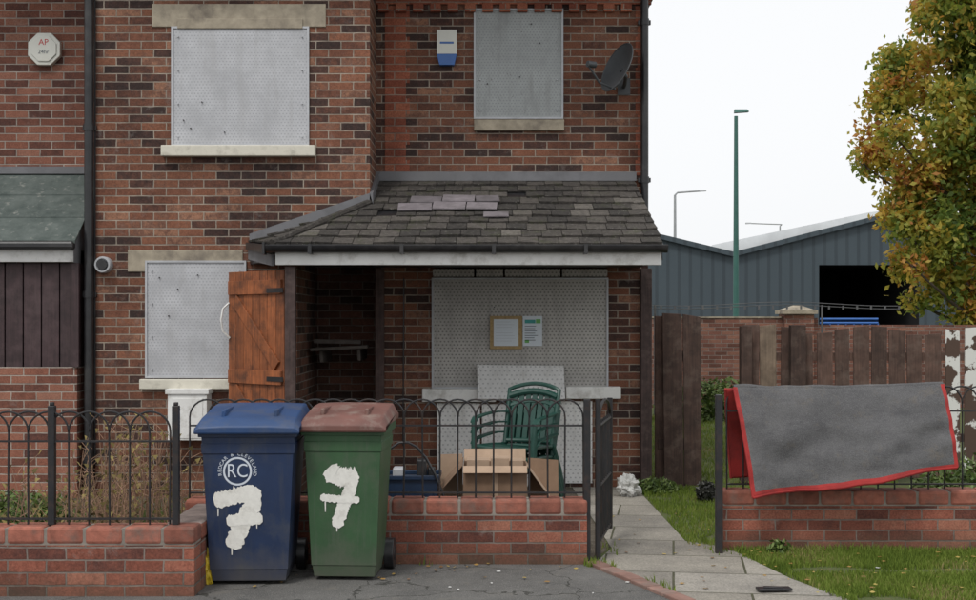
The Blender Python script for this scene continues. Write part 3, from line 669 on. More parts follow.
f.obj('gate_leaf',M['iron'],gt,smooth=True)

# ================================================================ BINS
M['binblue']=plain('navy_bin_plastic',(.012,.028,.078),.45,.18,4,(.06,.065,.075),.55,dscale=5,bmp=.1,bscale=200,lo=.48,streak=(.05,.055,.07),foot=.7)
M['binlidb']=plain('blue_bin_lid_plastic',(.016,.052,.148),.5,.15,4,(.07,.08,.11),.6,dscale=5,bmp=.1)
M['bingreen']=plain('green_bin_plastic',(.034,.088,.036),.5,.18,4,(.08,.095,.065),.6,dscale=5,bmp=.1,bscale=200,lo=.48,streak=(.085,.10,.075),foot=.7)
M['binlidr']=plain('brown_bin_lid_plastic',(.15,.065,.052),.6,.25,4,(.24,.19,.16),.8,dscale=6,bmp=.1)
M['splash']=plain('white_paint_splash',(.76,.75,.70),.5,.06,30,(.45,.43,.38),.55,dscale=12,bmp=.4,bscale=40)
def bin_(name,cx,yf,wt,wb,dep,rot,body,lid,htop=.95):
    e=root(name,(cx,yf,0)); e.rotation_euler=(0,0,rot)
    z0=.03; tp=.05
    f=MB(); 
    hw=lambda z:(wb+(wt-wb)*(z-z0)/(htop-z0))/2
    yf_=lambda z:-tp*(z-z0)/(htop-z0)
    yb_=lambda z:dep-.14+.14*(z-z0)/(htop-z0)
    def ring(z,o=0): return [(-hw(z)-o,yf_(z)-o,z),(hw(z)+o,yf_(z)-o,z),(hw(z)+o,yb_(z)+o,z),(-hw(z)-o,yb_(z)+o,z)]
    zz=[z0,.10,.101,.80,.801,.86,.861,.90,.901,htop]; oo=[-.012,-.004,0,0,.006,.006,.001,.001,.018,.018]
    rings=[ring(z,o) for z,o in zip(zz,oo)]
    vs=[v for r_ in rings for v in r_]; fs=[(3,2,1,0)]
    for i in range(len(rings)-1):
        for k in range(4): fs.append((i*4+k,i*4+(k+1)%4,(i+1)*4+(k+1)%4,(i+1)*4+k))
    fs.append(tuple(range(4*(len(rings)-1),4*len(rings))))
    f.add(vs,fs,0)
    f.obj('body',body,e,bevel=.022,smooth=True)
    f=MB(); lw_=wt/2+.034
    yF=yf_(htop)-.06; yB=dep+.03
    prof=[(yF,htop-.022),(yF+.01,htop-.03),(yF+.03,htop+.002),(yB,htop+.012),(yB+.015,htop+.07),(yB-.05,htop+.112),(yB-.22,htop+.105),(yF+.12,htop+.062),(yF+.03,htop+.038),(yF,htop+.01)]
    n=len(prof)
    secs=[(-lw_,.0,-.02),(-lw_+.03,1,0),(-lw_*.45,1,.006),(lw_*.45,1,.006),(lw_-.03,1,0),(lw_,0,-.02)]
    vs=[]
    for x,s_,dz in secs:
        for i,(y,z) in enumerate(prof):
            zz_=htop+(z-htop)*(.65 if s_==0 and i>=4 else 1)+ (dz if i>=5 else 0)
            vs.append((x,y,zz_))
    fs=[tuple(range(n)),tuple(range(5*n+n-1,5*n-1,-1))]
    for a in range(5):
        for i in range(n): fs.append((a*n+i,(a+1)*n+i,(a+1)*n+(i+1)%n,a*n+(i+1)%n))
    f.add(vs,fs)
    for xx in (-lw_*.5,lw_*.5): f.box(xx-.012,xx+.012,yF+.13,yB-.24,htop+.06,htop+.108)
    f.obj('lid',lid,e,bevel=.008,smooth=True)
    f=MB()
    f.tube([(-wt/2+.04,yB+.03,htop+.02),(wt/2-.04,yB+.03,htop+.02)],.016,8)
    for xx in (-wt/2+.04,0,wt/2-.04): f.box(xx-.02,xx+.02,dep-.02,yB+.035,htop-.02,htop+.03)
    f.obj('handle',body,e,smooth=True)
    f=MB()
    for sx in (-1,1):
        xo=sx*(wb/2+.03); f.tube([(xo-.03,dep-.06,.1),(xo+.03,dep-.06,.1)],.1,24,0); f.tube([(xo-.034,dep-.06,.1),(xo+.034,dep-.06,.1)],.045,16,1)
    f.tube([(-wb/2,dep-.06,.1),(wb/2,dep-.06,.1)],.012,8,1)
    f.obj('wheels',[M['black'],M['iron']],e,bevel=.006,smooth=True)
    def P(u,v,o): return Vector((u,yf_(v)-o,v))
    return e,P
def stroke(mb,P,pts,wid,o,seed):
    n=40
    pl=[Vector((a,b,0)) for a,b in pts]; seg=[(pl[i+1]-pl[i]).length for i in range(len(pl)-1)]; T=sum(seg)
    cs=[]
    for i in range(n+1):
        d=T*i/n; k=0
        while k<len(seg)-1 and d>seg[k]: d-=seg[k]; k+=1
        cs.append(pl[k]+(pl[k+1]-pl[k])*(d/seg[k]))
    for _ in range(6): cs=[cs[0]]+[(cs[i-1]+cs[i]+cs[i+1])/3 for i in range(1,n)]+[cs[-1]]
    vs=[]
    for i in range(n+1):
        c=cs[i]; dr=(cs[min(n,i+1)]-cs[max(0,i-1)]).normalized(); nn=Vector((-dr.y,dr.x,0))
        taper=min(1,.5+i/5,.5+(n-i)/5)
        wa=wid/2*taper*(1+.3*mnoise.noise(Vector((i*.45,seed,0)))+random.uniform(-.09,.09)); wb_=wid/2*taper*(1+.3*mnoise.noise(Vector((i*.45,seed,7)))+random.uniform(-.09,.09))
        vs+=[c-nn*wa,c+nn*wb_]
    V=[P(v.x,v.y,o) for v in vs]; mb.add(V,[(2*i,2*i+2,2*i+3,2*i+1) for i in range(n)])
def drips(mb,P,lst,o):
    for u,v,l,w_ in lst:
        mb.add([P(u-w_/2,v,o),P(u+w_/2,v,o),P(u+w_*.3,v-l,o),P(u-w_*.3,v-l,o)],[(0,3,2,1)])
bb1,P1=bin_('wheelie_bin',PX(249,7.93),7.93,.555,.46,.60,R(2),M['binblue'],M['binlidb'])
f=MB()
stroke(f,P1,[(-.205,.515),(-.08,.545),(.045,.575)],.095,.0035,1); stroke(f,P1,[(.02,.60),(.03,.50),(-.03,.40),(-.10,.23)],.105,.0050,2)
stroke(f,P1,[(-.13,.395),(-.04,.405),(.085,.41)],.070,.0065,3)
drips(f,P1,[(-.10,.26,.07,.010),(.05,.40,.05,.008),(-.18,.47,.045,.008)],.0042)
f.obj('painted_numeral',M['splash'],bb1)
f=MB(); lc=(-.063,.695)
def disc_ring(r0,r1,o=.003,n=40):
    vs=[];fs=[]
    for k in range(n):
        a=2*math.pi*k/n; vs+=[P1(lc[0]+r0*math.cos(a),lc[1]+r0*math.sin(a),o),P1(lc[0]+r1*math.cos(a),lc[1]+r1*math.sin(a),o)]
    for k in range(n): fs.append((2*k,2*k+1,2*((k+1)%n)+1,2*((k+1)%n)))
    f.add(vs,fs)
disc_ring(.074,.086)
M['logow']=plain('logo_white',(.60,.65,.72),.5,.05,10,bmp=0)
f.obj('logo_ring',M['logow'],bb1)
text_mesh('logo_letters','RC',.115,M['logow'],bb1,Matrix.Translation(P1(lc[0],lc[1],.0042))@TF@Matrix.Diagonal((.85,1,1,1)),extrude=.0003)
s_='REDCAR & CLEVELAND'
for i,chh in enumerate(s_):
    if chh==' ': continue
    a=R(190)-R(200)*i/(len(s_)-1)
    text_mesh('logo_arc_letter',chh,.030,M['logow'],bb1,Matrix.Translation(P1(lc[0]+.104*math.cos(a),lc[1]+.104*math.sin(a),.003))@TF@Matrix.Rotation(a-math.pi/2,4,'Z'),extrude=.0003)
bb2,P2=bin_('wheelie_bin.001',PX(344,8.06),8.06,.475,.395,.5,R(-3),M['bingreen'],M['binlidr'])
f=MB()
stroke(f,P2,[(-.09,.70),(-.05,.655),(.03,.64),(.09,.645)],.115,.0035,5); stroke(f,P2,[(.065,.68),(.05,.58),(.0,.47),(-.045,.335)],.075,.005,6)
stroke(f,P2,[(-.14,.52),(-.03,.51),(.10,.505)],.045,.0065,7)
drips(f,P2,[(-.04,.36,.05,.010),(-.11,.52,.09,.010),(.04,.52,.06,.008)],.0042)
f.obj('painted_numeral',M['splash'],bb2)

# ================================================================ CHAIRS (stack)
ch=root('plastic_chair',(PX(517,10.7),10.7,.0)); ch.rotation_euler=(0,0,R(-28))
M['chair']=plain('green_garden_chair_plastic',(.012,.055,.042),.42,.2,5,(.08,.1,.09),.45,bmp=.05)
def chair(zo):
    f=MB(); 
    nx,ny=8,8; vs=[];fs=[]
    for lay in (0,1):
        for j in range(ny+1):
            for i in range(nx+1):
                u=-1+2*i/nx; v=j/ny; x=u*(.25-.03*v); y=-.24+.46*v; z=.43-.03*v-.018*(1-u*u)*1.2+(.03*(max(0,.2-v)/.2)*-1)
                vs.append((x,y,z+zo-(.012 if lay else 0)))
    o=(nx+1)*(ny+1)
    for j in range(ny):
        for i in range(nx):
            a=j*(nx+1)+i; fs.append((a,a+1,a+nx+2,a+nx+1)); fs.append((a+o,a+nx+1+o,a+nx+2+o,a+1+o))
    f.add(vs,fs)
    f.tube([(-.25,-.24,.415+zo),(-.12,-.25,.405+zo),(.12,-.25,.405+zo),(.25,-.24,.415+zo),(.235,0,.41+zo),(.22,.22,.395+zo),(0,.24,.39+zo),(-.22,.22,.395+zo),(-.235,0,.41+zo)],.016,8,closed=True)
    def bk(u,v):
        return Vector((u*(.215-.0*v)*(1.0+.06*v),.22+.12*v+.035*(1-u*u)*1.0-.02,.41+.44*v+.05*(1-u*u)*v+zo))
    for k in range(7):
        u=-.78+1.56*k/6; s=.022
        a=[bk(u,v) for v in np.linspace(.02,.88,6)]
        for q in range(5):
            p,q2=a[q],a[q+1]; X=Vector((s,0,0)); T_=Vector((0,.008,0))
            f.hexa([p-X,p+X,p+X+T_,p-X+T_],[q2-X,q2+X,q2+X+T_,q2-X+T_])
    tp=[bk(u,1) for u in np.linspace(-1,1,11)]
    f.tube([bk(-1,0),bk(-1,.5),bk(-1,.85)]+tp[0:]+[bk(1,.85),bk(1,.5),bk(1,0)],.018,8)
    f.tube([bk(u,.87) for u in np.linspace(-.98,.98,9)],.026,8); f.tube([bk(u,.05) for u in np.linspace(-.95,.95,9)],.018,8)
    for sx in (-1,1):
        arm=[(sx*.225,.26,.66+zo),(sx*.275,.14,.665+zo),(sx*.285,-.04,.65+zo),(sx*.28,-.19,.635+zo),(sx*.275,-.235,.60+zo)]
        for a,b_ in zip(arm[:-1],arm[1:]):
            a=Vector(a);b_=Vector(b_);X=Vector((.028,0,0));Z=Vector((0,0,.012)); f.hexa([a-X,a+X,b_+X,b_-X],[a-X+Z,a+X+Z,b_+X+Z,b_-X+Z])
        f.tube([(sx*.275,-.23,.61+zo),(sx*.262,-.245,.41+zo),(sx*.29,-.27,0+zo)],[.02,.024,.02],8)
        f.tube([(sx*.225,.2,.41+zo),(sx*.25,.27,.2+zo),(sx*.275,.32,0+zo)],[.024,.024,.02],8)
    return f
for i,zo in enumerate((0,.085,.17)): chair(zo).obj('chair_in_stack_%d'%(i+1) if i else 'chair_shell',M['chair'],ch,smooth=True)

# ================================================================ CARDBOARD BOX etc
M['card']=plain('cardboard',(.22,.14,.09),.9,.15,6,(.15,.09,.055),.6,bmp=.1); M['cardin']=plain('cardboard_pale',(.38,.27,.19),.9,.12,6,(.26,.18,.12),.5,bmp=.1)
cb=root('cardboard_box',(PX(495,9.45),9.45,.0)); f=MB()
w2=.225; zt=PZ(466,9.3); z0=.22; th=.005
for a in ((-w2,w2,-.16,-.16+th),(-w2,w2,.16-th,.16)): f.box(*a,z0,zt)
f.box(-w2,-w2+th,-.155,.155,z0,zt); f.box(w2-th,w2,-.155,.155,z0,zt); f.box(-w2,w2,-.16,.16,z0-.006,z0-.001)
def flap(a,b_,off,mi=1):
    a=Vector(a);b_=Vector(b_);off=Vector(off);n_=(b_-a).cross(off).normalized()*.004; f.hexa([a,b_,b_+off,a+off],[a+n_,b_+n_,b_+off+n_,a+off+n_],mi)
flap((-w2,.16,zt),(w2,.16,zt),(.0,.05,.085)); flap((-w2,-.165,zt+.002),(w2,-.165,zt+.002),(0,-.05,-.045))
flap((-w2-.003,-.15,zt),(-w2-.003,.16,zt+.03),(-.17,.03,-.20),0); flap((w2+.003,-.16,zt),(w2+.003,.16,zt),(.16,0,-.22),1)
flap((-w2-.01,.10,zt+.06),(-w2-.01,.14,z0),(-.16,.05,-.01),1); flap((w2+.015,.05,z0+.02),(w2+.015,.12,zt+.03),(.22,.03,-.02),0)
f.box(-.20,-.04,-.10,.1,zt-.1,zt+.035,1); f.box(-.03,.10,-.08,.1,zt-.1,zt+.045,1); f.box(.11,.2,-.08,.1,zt-.1,zt+.03,1)
f.box(-.02,.02,-.1615,-.1605,z0,zt,1)
f.obj('box_and_flaps',[M['card'],M['cardin']],cb)
f=MB()
f.box(-.3,.3,-.17,.17,.0,.03,mat=None); 
for xx in (-.28,0,.25): f.box(xx,xx+.04,-.17,.17,.031,.18)
for yy in (-.17,-.03,.1): f.box(-.3,.3,yy,yy+.08,.181,.21)
M['pale_wood']=plain('weathered_pallet_wood',(.25,.19,.13),.85,.25,12,tint=.4); pl=root('pallet',(PX(495,9.45),9.45,0)); f.obj('pallet_slats',M['pale_wood'],pl,bevel=.003)
cr=root('plastic_crate',(PX(410,9.4),9.4,.12)); f=MB(); M['navy']=plain('navy_plastic',(.01,.026,.06),.4,.2,6)
def sm(f,w,d,z0,z1,mi=0):
    t_=.01; f.box(-w,w,-d,-d+t_,z0,z1,mi); f.box(-w,w,d-t_,d,z0,z1,mi); f.box(-w,-w+t_,-d+t_,d-t_,z0,z1,mi); f.box(w-t_,w,-d+t_,d-t_,z0,z1,mi)
f.box(-.2,.2,-.15,.15,-.12,0); sm(f,.2,.15,.001,.36); sm(f,.22,.17,.36,.39)
for i in range(7):
    xx=-.17+i*.055; f.box(xx,xx+.012,-.158,-.1505,.02,.28)
f.obj('crate_shell',M['navy'],cr,bevel=.004)
f=MB(); f.box(-.12,-.04,-.05,.08,.1,.43,0); f.box(.05,.12,-.06,.06,.1,.49,1); f.box(.125,.18,-.02,.06,.1,.43,1)
f.obj('contents',[M['steel'],M['black']],cr,bevel=.01)
kt=root('hose'); f=MB()
f.tube([(PX(372+ i*9,9.2),9.2,.75-.9*((i/8)-.45)**2*1.4+ (0)) for i in range(9)],.009,8); f.obj('loop',M['black'],kt,smooth=True)
ly=root('yellow_litter'); f=MB(); M['yellow']=plain('yellow_wrapper',(.62,.45,.03),.4,.2,12)
def lump(f,c,sx,sy,sz,seed,mi=0,n=10,am=.3):
    vs=[];fs=[]
    for j in range(n+1):
        ph=math.pi*j/n
        for i in range(2*n):
            th_=math.pi*i/n; d=Vector((math.sin(ph)*math.cos(th_),math.sin(ph)*math.sin(th_),math.cos(ph)))
            k=1+am*mnoise.noise(d*2.2+Vector((seed,0,0)))+am*.5*mnoise.noise(d*6+Vector((0,seed,0)))
            vs.append((c[0]+d.x*sx*k,c[1]+d.y*sy*k,max(.004,c[2]+d.z*sz*k)))
    for j in range(n):
        for i in range(2*n):
            a=j*2*n+i;b_=j*2*n+(i+1)%(2*n); fs.append((a,b_,b_+2*n,a+2*n))
    f.add(vs,fs,mi)
lump(f,(PX(203,7.95),7.95,.10),.06,.04,.12,3,am=.6); lump(f,(PX(201,8.1),8.1,.24),.045,.04,.06,8,1,am=.6); f.obj('wrapper',[M['yellow'],M['plasticw']],ly)
bg=root('plastic_bag'); f=MB(); lump(f,(PX(628,11.9),11.9,.09),.09,.08,.10,5,am=.6,n=16); f.obj('crumpled_bag',plain('dirty_bag_plastic',(.5,.5,.48),.35,.15,14,(.2,.19,.16),.6,dscale=14),bg)
lt=root('litter'); f=MB()
for i in range(16):
    Y=random.uniform(7.6,8.5); x=random.uniform(-.9,.9) if i<10 else random.uniform(1.3,2.6)
    a=random.random()*3; s=random.uniform(.005,.014); f.box(-s,s,-s*.7,s*.7,.012,.016,random.choice((0,1)),mat=Matrix.Translation((x,Y,0))@Matrix.Rotation(a,4,'Z'))
f.obj('paper_scraps',[M['white'],M['card']],lt)
bt=root('broken_tile'); f=MB(); f.box(-.10,.10,-.04,.04,.012,.026,mat=Matrix.Translation((PX(774,7.72),7.72,.008))@Matrix.Rotation(R(5),4,'Z')); f.box(-.06,.05,-.025,.02,.0265,.032,mat=Matrix.Translation((PX(774,7.72),7.72,.008))@Matrix.Rotation(R(-9),4,'Z')); f.obj('fragment',M['black'],bt,bevel=.004)

# ================================================================ RUG
rg_=root('rug')
m,nt,bb=newmat('grey_carpet'); c_=mixc(nt,rampf(nt,noise_(nt,3.2,9,rough=.75),.32,.68),(.070,.069,.073),(.130,.128,.130)); c_=mixc(nt,math_(nt,'MULTIPLY',rampf(nt,noise_(nt,190,3,rough=.8),.45,.6),.35),c_,(.24,.24,.24))
c_=mixc(nt,math_(nt,'MULTIPLY',rampf(nt,noise_(nt,8,9,rough=.8),.55,.68),.5),c_,(.17,.145,.115)); c_=mixc(nt,math_(nt,'MULTIPLY',rampf(nt,noise_(nt,2,6,stretched(nt,1.2,1,6)),.55,.7),.4),c_,(.05,.05,.055)); nt.links.new(c_,bb.inputs['Base Color']); bb.inputs['Roughness'].default_value=1; bb.inputs['Specular IOR Level'].default_value=.1
bump(nt,bb,math_(nt,'ADD',noise_(nt,200,4),math_(nt,'MULTIPLY',noise_(nt,9,4),3.0)),.7,.008); M['ruggrey']=m
M['redtrim']=plain('red_binding',(.30,.022,.02),.85,.25,12,(.10,.02,.02),.5,bmp=.4,bscale=150)
TL=Vector((PX(734,9.2),9.2,1.13)); TR=Vector((PX(943,9.2),9.2,1.150)); BL=Vector((PX(751,8.98),8.98,PZ(498,8.98))); BR=Vector((PX(956,9.0),9.0,PZ(468,9.0)))
def rugp(u,v,side=1):
    if side==1:
        p=(TL*(1-u)+TR*u)*(1-v)+(BL*(1-u)+BR*u)*v
        k=math.sin(math.pi*.5*min(1,v*2.2))
        p=p+Vector((0,-.045*k-(.042*math.sin(u*8+v*2.5+.5)+.020*math.sin(u*19+3-v*2))*v-.035*mnoise.noise(Vector((u*5,v*5,2)))*k,-.014*math.sin(u*math.pi)*(1-v)+.012*math.sin(u*8+1)*v+.008*mnoise.noise(Vector((u*9,v*3,0)))))
        return p
    T1=Vector((TL.x-.055,9.22,1.12)); T2=TR+Vector((-.05,0.02,0))
    q0=Vector((TL.x+.02,9.42,.47)); q1=Vector((TR.x-.05,9.42,.55))
    return (T1*(1-u)+T2*u)*(1-v)+(q0*(1-u)+q1*u)*v+Vector((0,.03*math.sin(math.pi*v)+.01*math.sin(u*14),0))
def rugside(side):
    f=MB(); nu,nv=80,30
    bu=.014; bv=.042
    us=[0,bu*.5,bu]+list(np.linspace(bu,1-bu,nu)[1:-1])+[1-bu,1-bu*.5,1]; vs_=[0]+list(np.linspace(0,1-bv,nv)[1:])+[1-bv*.5,1]
    V=[rugp(u,v,side) for v in vs_ for u in us]; n=len(us)
    for j in range(len(vs_)-1):
        for i in range(n-1):
            red=(us[i]<bu-1e-6 or us[i]>=1-bu-1e-6 or vs_[j]>=1-bv-1e-6)
            a=j*n+i
            f.f.append((a,a+1,a+n+1,a+n)); f.m.append(1 if red else 0); f.t.append(.5)
    f.v=[tuple(v) for v in V]
    o=f.obj('front_drape' if side==1 else 'back_drape',[M['ruggrey'] if side==1 else M['redtrim'],M['redtrim']],rg_,smooth=False)
    o.data.polygons.foreach_set('use_smooth',[True]*len(o.data.polygons))
    s=o.modifiers.new('thick','SOLIDIFY'); s.thickness=.014; s.offset=0
rugside(1); rugside(2)
f=MB(); f.tube([rugp(u,0,1)+Vector((0,.014,-.002+.006*mnoise.noise(Vector((u*8,0,0))))) for u in np.linspace(0,1,40)],.022,10); f.obj('fold',M['ruggrey'],rg_,smooth=True)
f=MB(); f.tube([rugp(0,v,1) for v in np.linspace(0,1,20)],.010,8); f.tube([rugp(u,1,1) for u in np.linspace(0,1,80)],.011,8); f.tube([rugp(1,v,1) for v in np.linspace(0,1,20)],.010,8); f.tube([rugp(0,v,2) for v in np.linspace(0,1,20)],.010,8); f.obj('binding_roll',M['redtrim'],rg_,smooth=True)

# ================================================================ TIMBER GATE + PICKET FENCE
M['fence']=plain('brown_fence_wood',(.070,.040,.030),.85,.35,9,(.14,.10,.08),.6,dscale=6,tint=.8,bscale=25,grain=.3)
M['fencel']=plain('bare_fence_wood',(.21,.155,.11),.85,.25,9,(.1,.07,.05),.6,dscale=6,tint=.4,bscale=25,grain=.25)
tg=root('timber_gate_post'); f=MB(); Y=12.7
def plank(f,xa,xb,ytop,Yp,mi=0,lean=0,zb=0,th=.03,yt2=None):
    x0,x1=PX(xa,Yp),PX(xb,Yp); z=PZ(ytop,Yp); z2=PZ(yt2 if yt2 is not None else ytop,Yp)
    f.hexa([(x0,Yp,zb),(x1,Yp,zb),(x1,Yp+th,zb),(x0,Yp+th,zb)],[(x0+lean,Yp,z),(x1+lean,Yp,z2),(x1+lean,Yp+th,z2),(x0+lean,Yp+th,z)],mi)
plank(f,655,664,316,12.75,0); plank(f,664.5,684,313,12.7,0,lean=-.02,yt2=314); plank(f,684.4,702,314,12.71,0,lean=-.015,yt2=317); 
f.box(PX(657,12.8),PX(701,12.8),12.74,12.79,.35,.45); f.box(PX(657,12.8),PX(701,12.8),12.785,12.83,1.2,1.3)
f.obj('planks',[M['fence']],tg,bevel=.004)
pf=root('picket_fence'); f=MB(); x=742; i=0; Yp=12.95
m,nt,bb=newmat('white_splashed_fence'); a_=noise_(nt,5.0,5,rough=.6); c_=mixc(nt,rampf(nt,a_,.50,.525),(.075,.045,.032),(.62,.62,.59)); nt.links.new(c_,bb.inputs['Base Color']); bb.inputs['Roughness'].default_value=.8; M['fencew']=m
while x<1350:
    wpx=random.uniform(14,17); s=(x-742)%120/120; top=330-4*math.cos(2*math.pi*s)+random.uniform(-2,2)
    mi=0
    if i in (1,): mi=1
    if 930<x<1000: mi=2
    if x<790: top-=3
    plank(f,x,x+wpx,top,Yp,mi,lean=random.uniform(-.015,.015),th=.022,zb=.05,yt2=top+random.uniform(-2,2))
    x+=wpx+random.uniform(1.5,4.5); i+=1
f.box(PX(742,Yp),PX(1350,Yp),Yp+.024,Yp+.07,.4,.48); f.box(PX(742,Yp),PX(1350,Yp),Yp+.024,Yp+.07,1.2,1.28)
plank(f,791,806,325,Yp-.12,0,th=.1); plank(f,741,752,326,Yp-.12,0,th=.1)
f.obj('pickets',[M['fence'],M['fencel'],M['fencew']],pf,bevel=.003)

# ================================================================ BACKGROUND
bw_=root('boundary_wall'); f=MB(); YB=24
f.box(2.5,6.0,YB,YB+.25,0,PZ(318,YB)); f.box(PX(783,YB),PX(812,YB),YB-.15,YB+.35,0,PZ(314,YB)); f.box(6.0,20,YB+.02,YB+.27,0,PZ(325,YB))
f.obj('brickwork',M['farbrick'],bw_)
f=MB(); f.box(PX(780,YB),PX(815,YB),YB-.22,YB+.42,PZ(314,YB)+.001,PZ(310,YB)); f.hexa([(PX(783,YB),YB-.18,PZ(310,YB)),(PX(812,YB),YB-.18,PZ(310,YB)),(PX(812,YB),YB+.38,PZ(310,YB)),(PX(783,YB),YB+.38,PZ(310,YB))],[(PX(795,YB),YB,PZ(305,YB)),(PX(800,YB),YB,PZ(305,YB)),(PX(800,YB),YB+.1,PZ(305,YB)),(PX(795,YB),YB+.1,PZ(305,YB))])
f.box(2.5,PX(783,YB)-.001,YB-.02,YB+.27,PZ(318,YB)+.001,PZ(316.5,YB)); f.obj('stone_cap_and_coping',M['stone'],bw_)
wf=root('wire_fence'); f=MB()
for dz in (0,.08): f.tube([(PX(x,22),22,PZ(307+ 2*math.sin(x*.03),22)+dz*.6) for x in range(650,900,8)],.006,4)
for i in range(18): xx=PX(660+i*14,22); f.box(xx,xx+.03,21.98,22.0,PZ(307,22)-.04,PZ(307,22)+.02)
for x in (655,822): f.tube([(PX(x,22),22,0),(PX(x,22),22,1.85)],.018,6)
f.obj('strands',M['roof_slate'],wf)
wh=root('warehouse'); YW=62
m,nt,bb=newmat('blue_grey_cladding'); g=N(nt,'ShaderNodeNewGeometry'); s3=N(nt,'ShaderNodeSeparateXYZ'); nt.links.new(g.outputs['Position'],s3.inputs[0])
sn=math_(nt,'FRACT',math_(nt,'MULTIPLY',math_(nt,'ADD',s3.outputs[0],s3.outputs[1]),1.9)); ed=math_(nt,'GREATER_THAN',sn,.72)
c_=mixc(nt,ed,(.040,.058,.070),(.024,.036,.045)); c_=mixc(nt,math_(nt,'MULTIPLY',noise_(nt,.4,5),.25),c_,(.09,.115,.13)); nt.links.new(c_,bb.inputs['Base Color']); bb.inputs['Roughness'].default_value=.6; bump(nt,bb,ed,.5,.05); M['clad']=m
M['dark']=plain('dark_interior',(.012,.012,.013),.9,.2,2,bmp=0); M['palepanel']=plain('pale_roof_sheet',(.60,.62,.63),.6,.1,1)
pts=lambda L,Y:[(PX(a,Y),Y,PZ(b,Y)) for a,b in L]
f=MB()
def z0p(x): return (PX(x,YW),YW,0)
f.add([z0p(560),z0p(733)]+pts([(733,253),(650,233),(600,222),(560,229)],YW),[(0,1,2,3,4,5)])
f.add([z0p(733),z0p(819)]+pts([(819,231),(733,253)],YW),[(0,1,2,3)])
f.add(pts([(819,265),(919,265),(919,228),(875,217),(819,231)],YW),[(0,1,2,3,4)])
f.add([z0p(919),z0p(1030)]+pts([(1030,255),(919,228)],YW),[(0,1,2,3)])
f.obj('cladding',M['clad'],wh)
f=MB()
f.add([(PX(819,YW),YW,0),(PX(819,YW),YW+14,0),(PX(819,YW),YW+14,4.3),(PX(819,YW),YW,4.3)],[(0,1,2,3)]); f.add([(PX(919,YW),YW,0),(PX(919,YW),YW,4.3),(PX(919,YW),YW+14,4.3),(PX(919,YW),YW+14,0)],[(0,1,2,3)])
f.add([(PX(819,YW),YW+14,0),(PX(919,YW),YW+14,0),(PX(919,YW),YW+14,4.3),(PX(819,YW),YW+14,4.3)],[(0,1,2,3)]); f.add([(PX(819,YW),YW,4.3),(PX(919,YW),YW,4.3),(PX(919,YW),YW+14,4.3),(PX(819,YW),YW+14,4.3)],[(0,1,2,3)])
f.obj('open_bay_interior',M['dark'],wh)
f=MB(); ridge=[(560,229),(600,222),(650,233),(733,253),(875,217),(1030,255)]
for a,b_ in zip(ridge[:-1],ridge[1:]):
    p,q_=pts([a,b_],YW); f.add([p,q_,(q_[0],YW+9,q_[2]),(p[0],YW+9,p[2])],[(0,1,2,3)],1)
    f.hexa([(p[0],YW-.25,p[2]-.18),(q_[0],YW-.25,q_[2]-.18),(q_[0],YW,q_[2]-.18),(p[0],YW,p[2]-.18)],[(p[0],YW-.25,p[2]+.05),(q_[0],YW-.25,q_[2]+.05),(q_[0],YW,q_[2]+.05),(p[0],YW,p[2]+.05)],0)
f.obj('roof_and_verge',[M['clad'],M['palepanel']],wh)
f=MB(); Y2=72
f.add(pts([(700,262),(880,262),(880,211),(868,212.5),(712,245)],Y2),[(0,1,2,3,4)]); f.obj('pale_rooflight_gable',M['palepanel'],wh)
f=MB(); f.tube([(PX(820,50),50,PZ(323,50)),(PX(878,50),50,PZ(323,50))],.05,6)
for x in range(822,880,8): f.tube([(PX(x,50),50,PZ(323,50)),(PX(x,50),50,0)],.03,6)
f.tube([(PX(820,50),50,PZ(319,50)),(PX(878,50),50,PZ(319,50))],.05,6)
bf=root('blue_barrier'); f.obj('barrier_rails',M['plasticb'],bf)
M['lampgreen']=plain('green_lamp_paint',(.035,.12,.10),.5,.1,5); M['lampgrey']=plain('galvanised_lamp',(.30,.31,.32),.5,.1,5)
def lamp(name,px_,Y,ytop,arm,mat,r=.09,dirn=1,rise=.15):
    e=root(name); f=MB(); x=PX(px_,Y); z=PZ(ytop,Y)
    f.tube([(x,Y,0),(x,Y,1.2)],r*1.4,12); f.tube([(x,Y,1.2),(x,Y,z)],[r,r*.6],12)
    if arm: f.tube([(x,Y,z-.0),(x+dirn*.15,Y,z+rise*.6),(x+dirn*arm,Y,z+rise)],r*.45,8)
    xe=x+dirn*arm; s=1 if dirn*arm>=0 else -1
    a,b_=sorted((xe-s*.05,xe+s*.40))
    f.hexa([(a,Y-.12,z+rise-.05),(b_,Y-.12,z+rise-.02),(b_,Y+.12,z+rise-.02),(a,Y+.12,z+rise-.05)],[(a,Y-.06,z+rise+.06),(b_-.05,Y-.06,z+rise+.06),(b_-.05,Y+.06,z+rise+.06),(a,Y+.06,z+rise+.06)])
    f.obj('column_and_lantern',mat,e,smooth=True)
lamp('street_lamp',736,42,116,.0,M['lampgreen'],.10)
lamp('street_lamp.001',675,80,195,1.5,M['lampgrey'],.12,1,.25)
lamp('street_lamp.002',780,100,226,-2.2,M['lampgrey'],.09,1,.2)

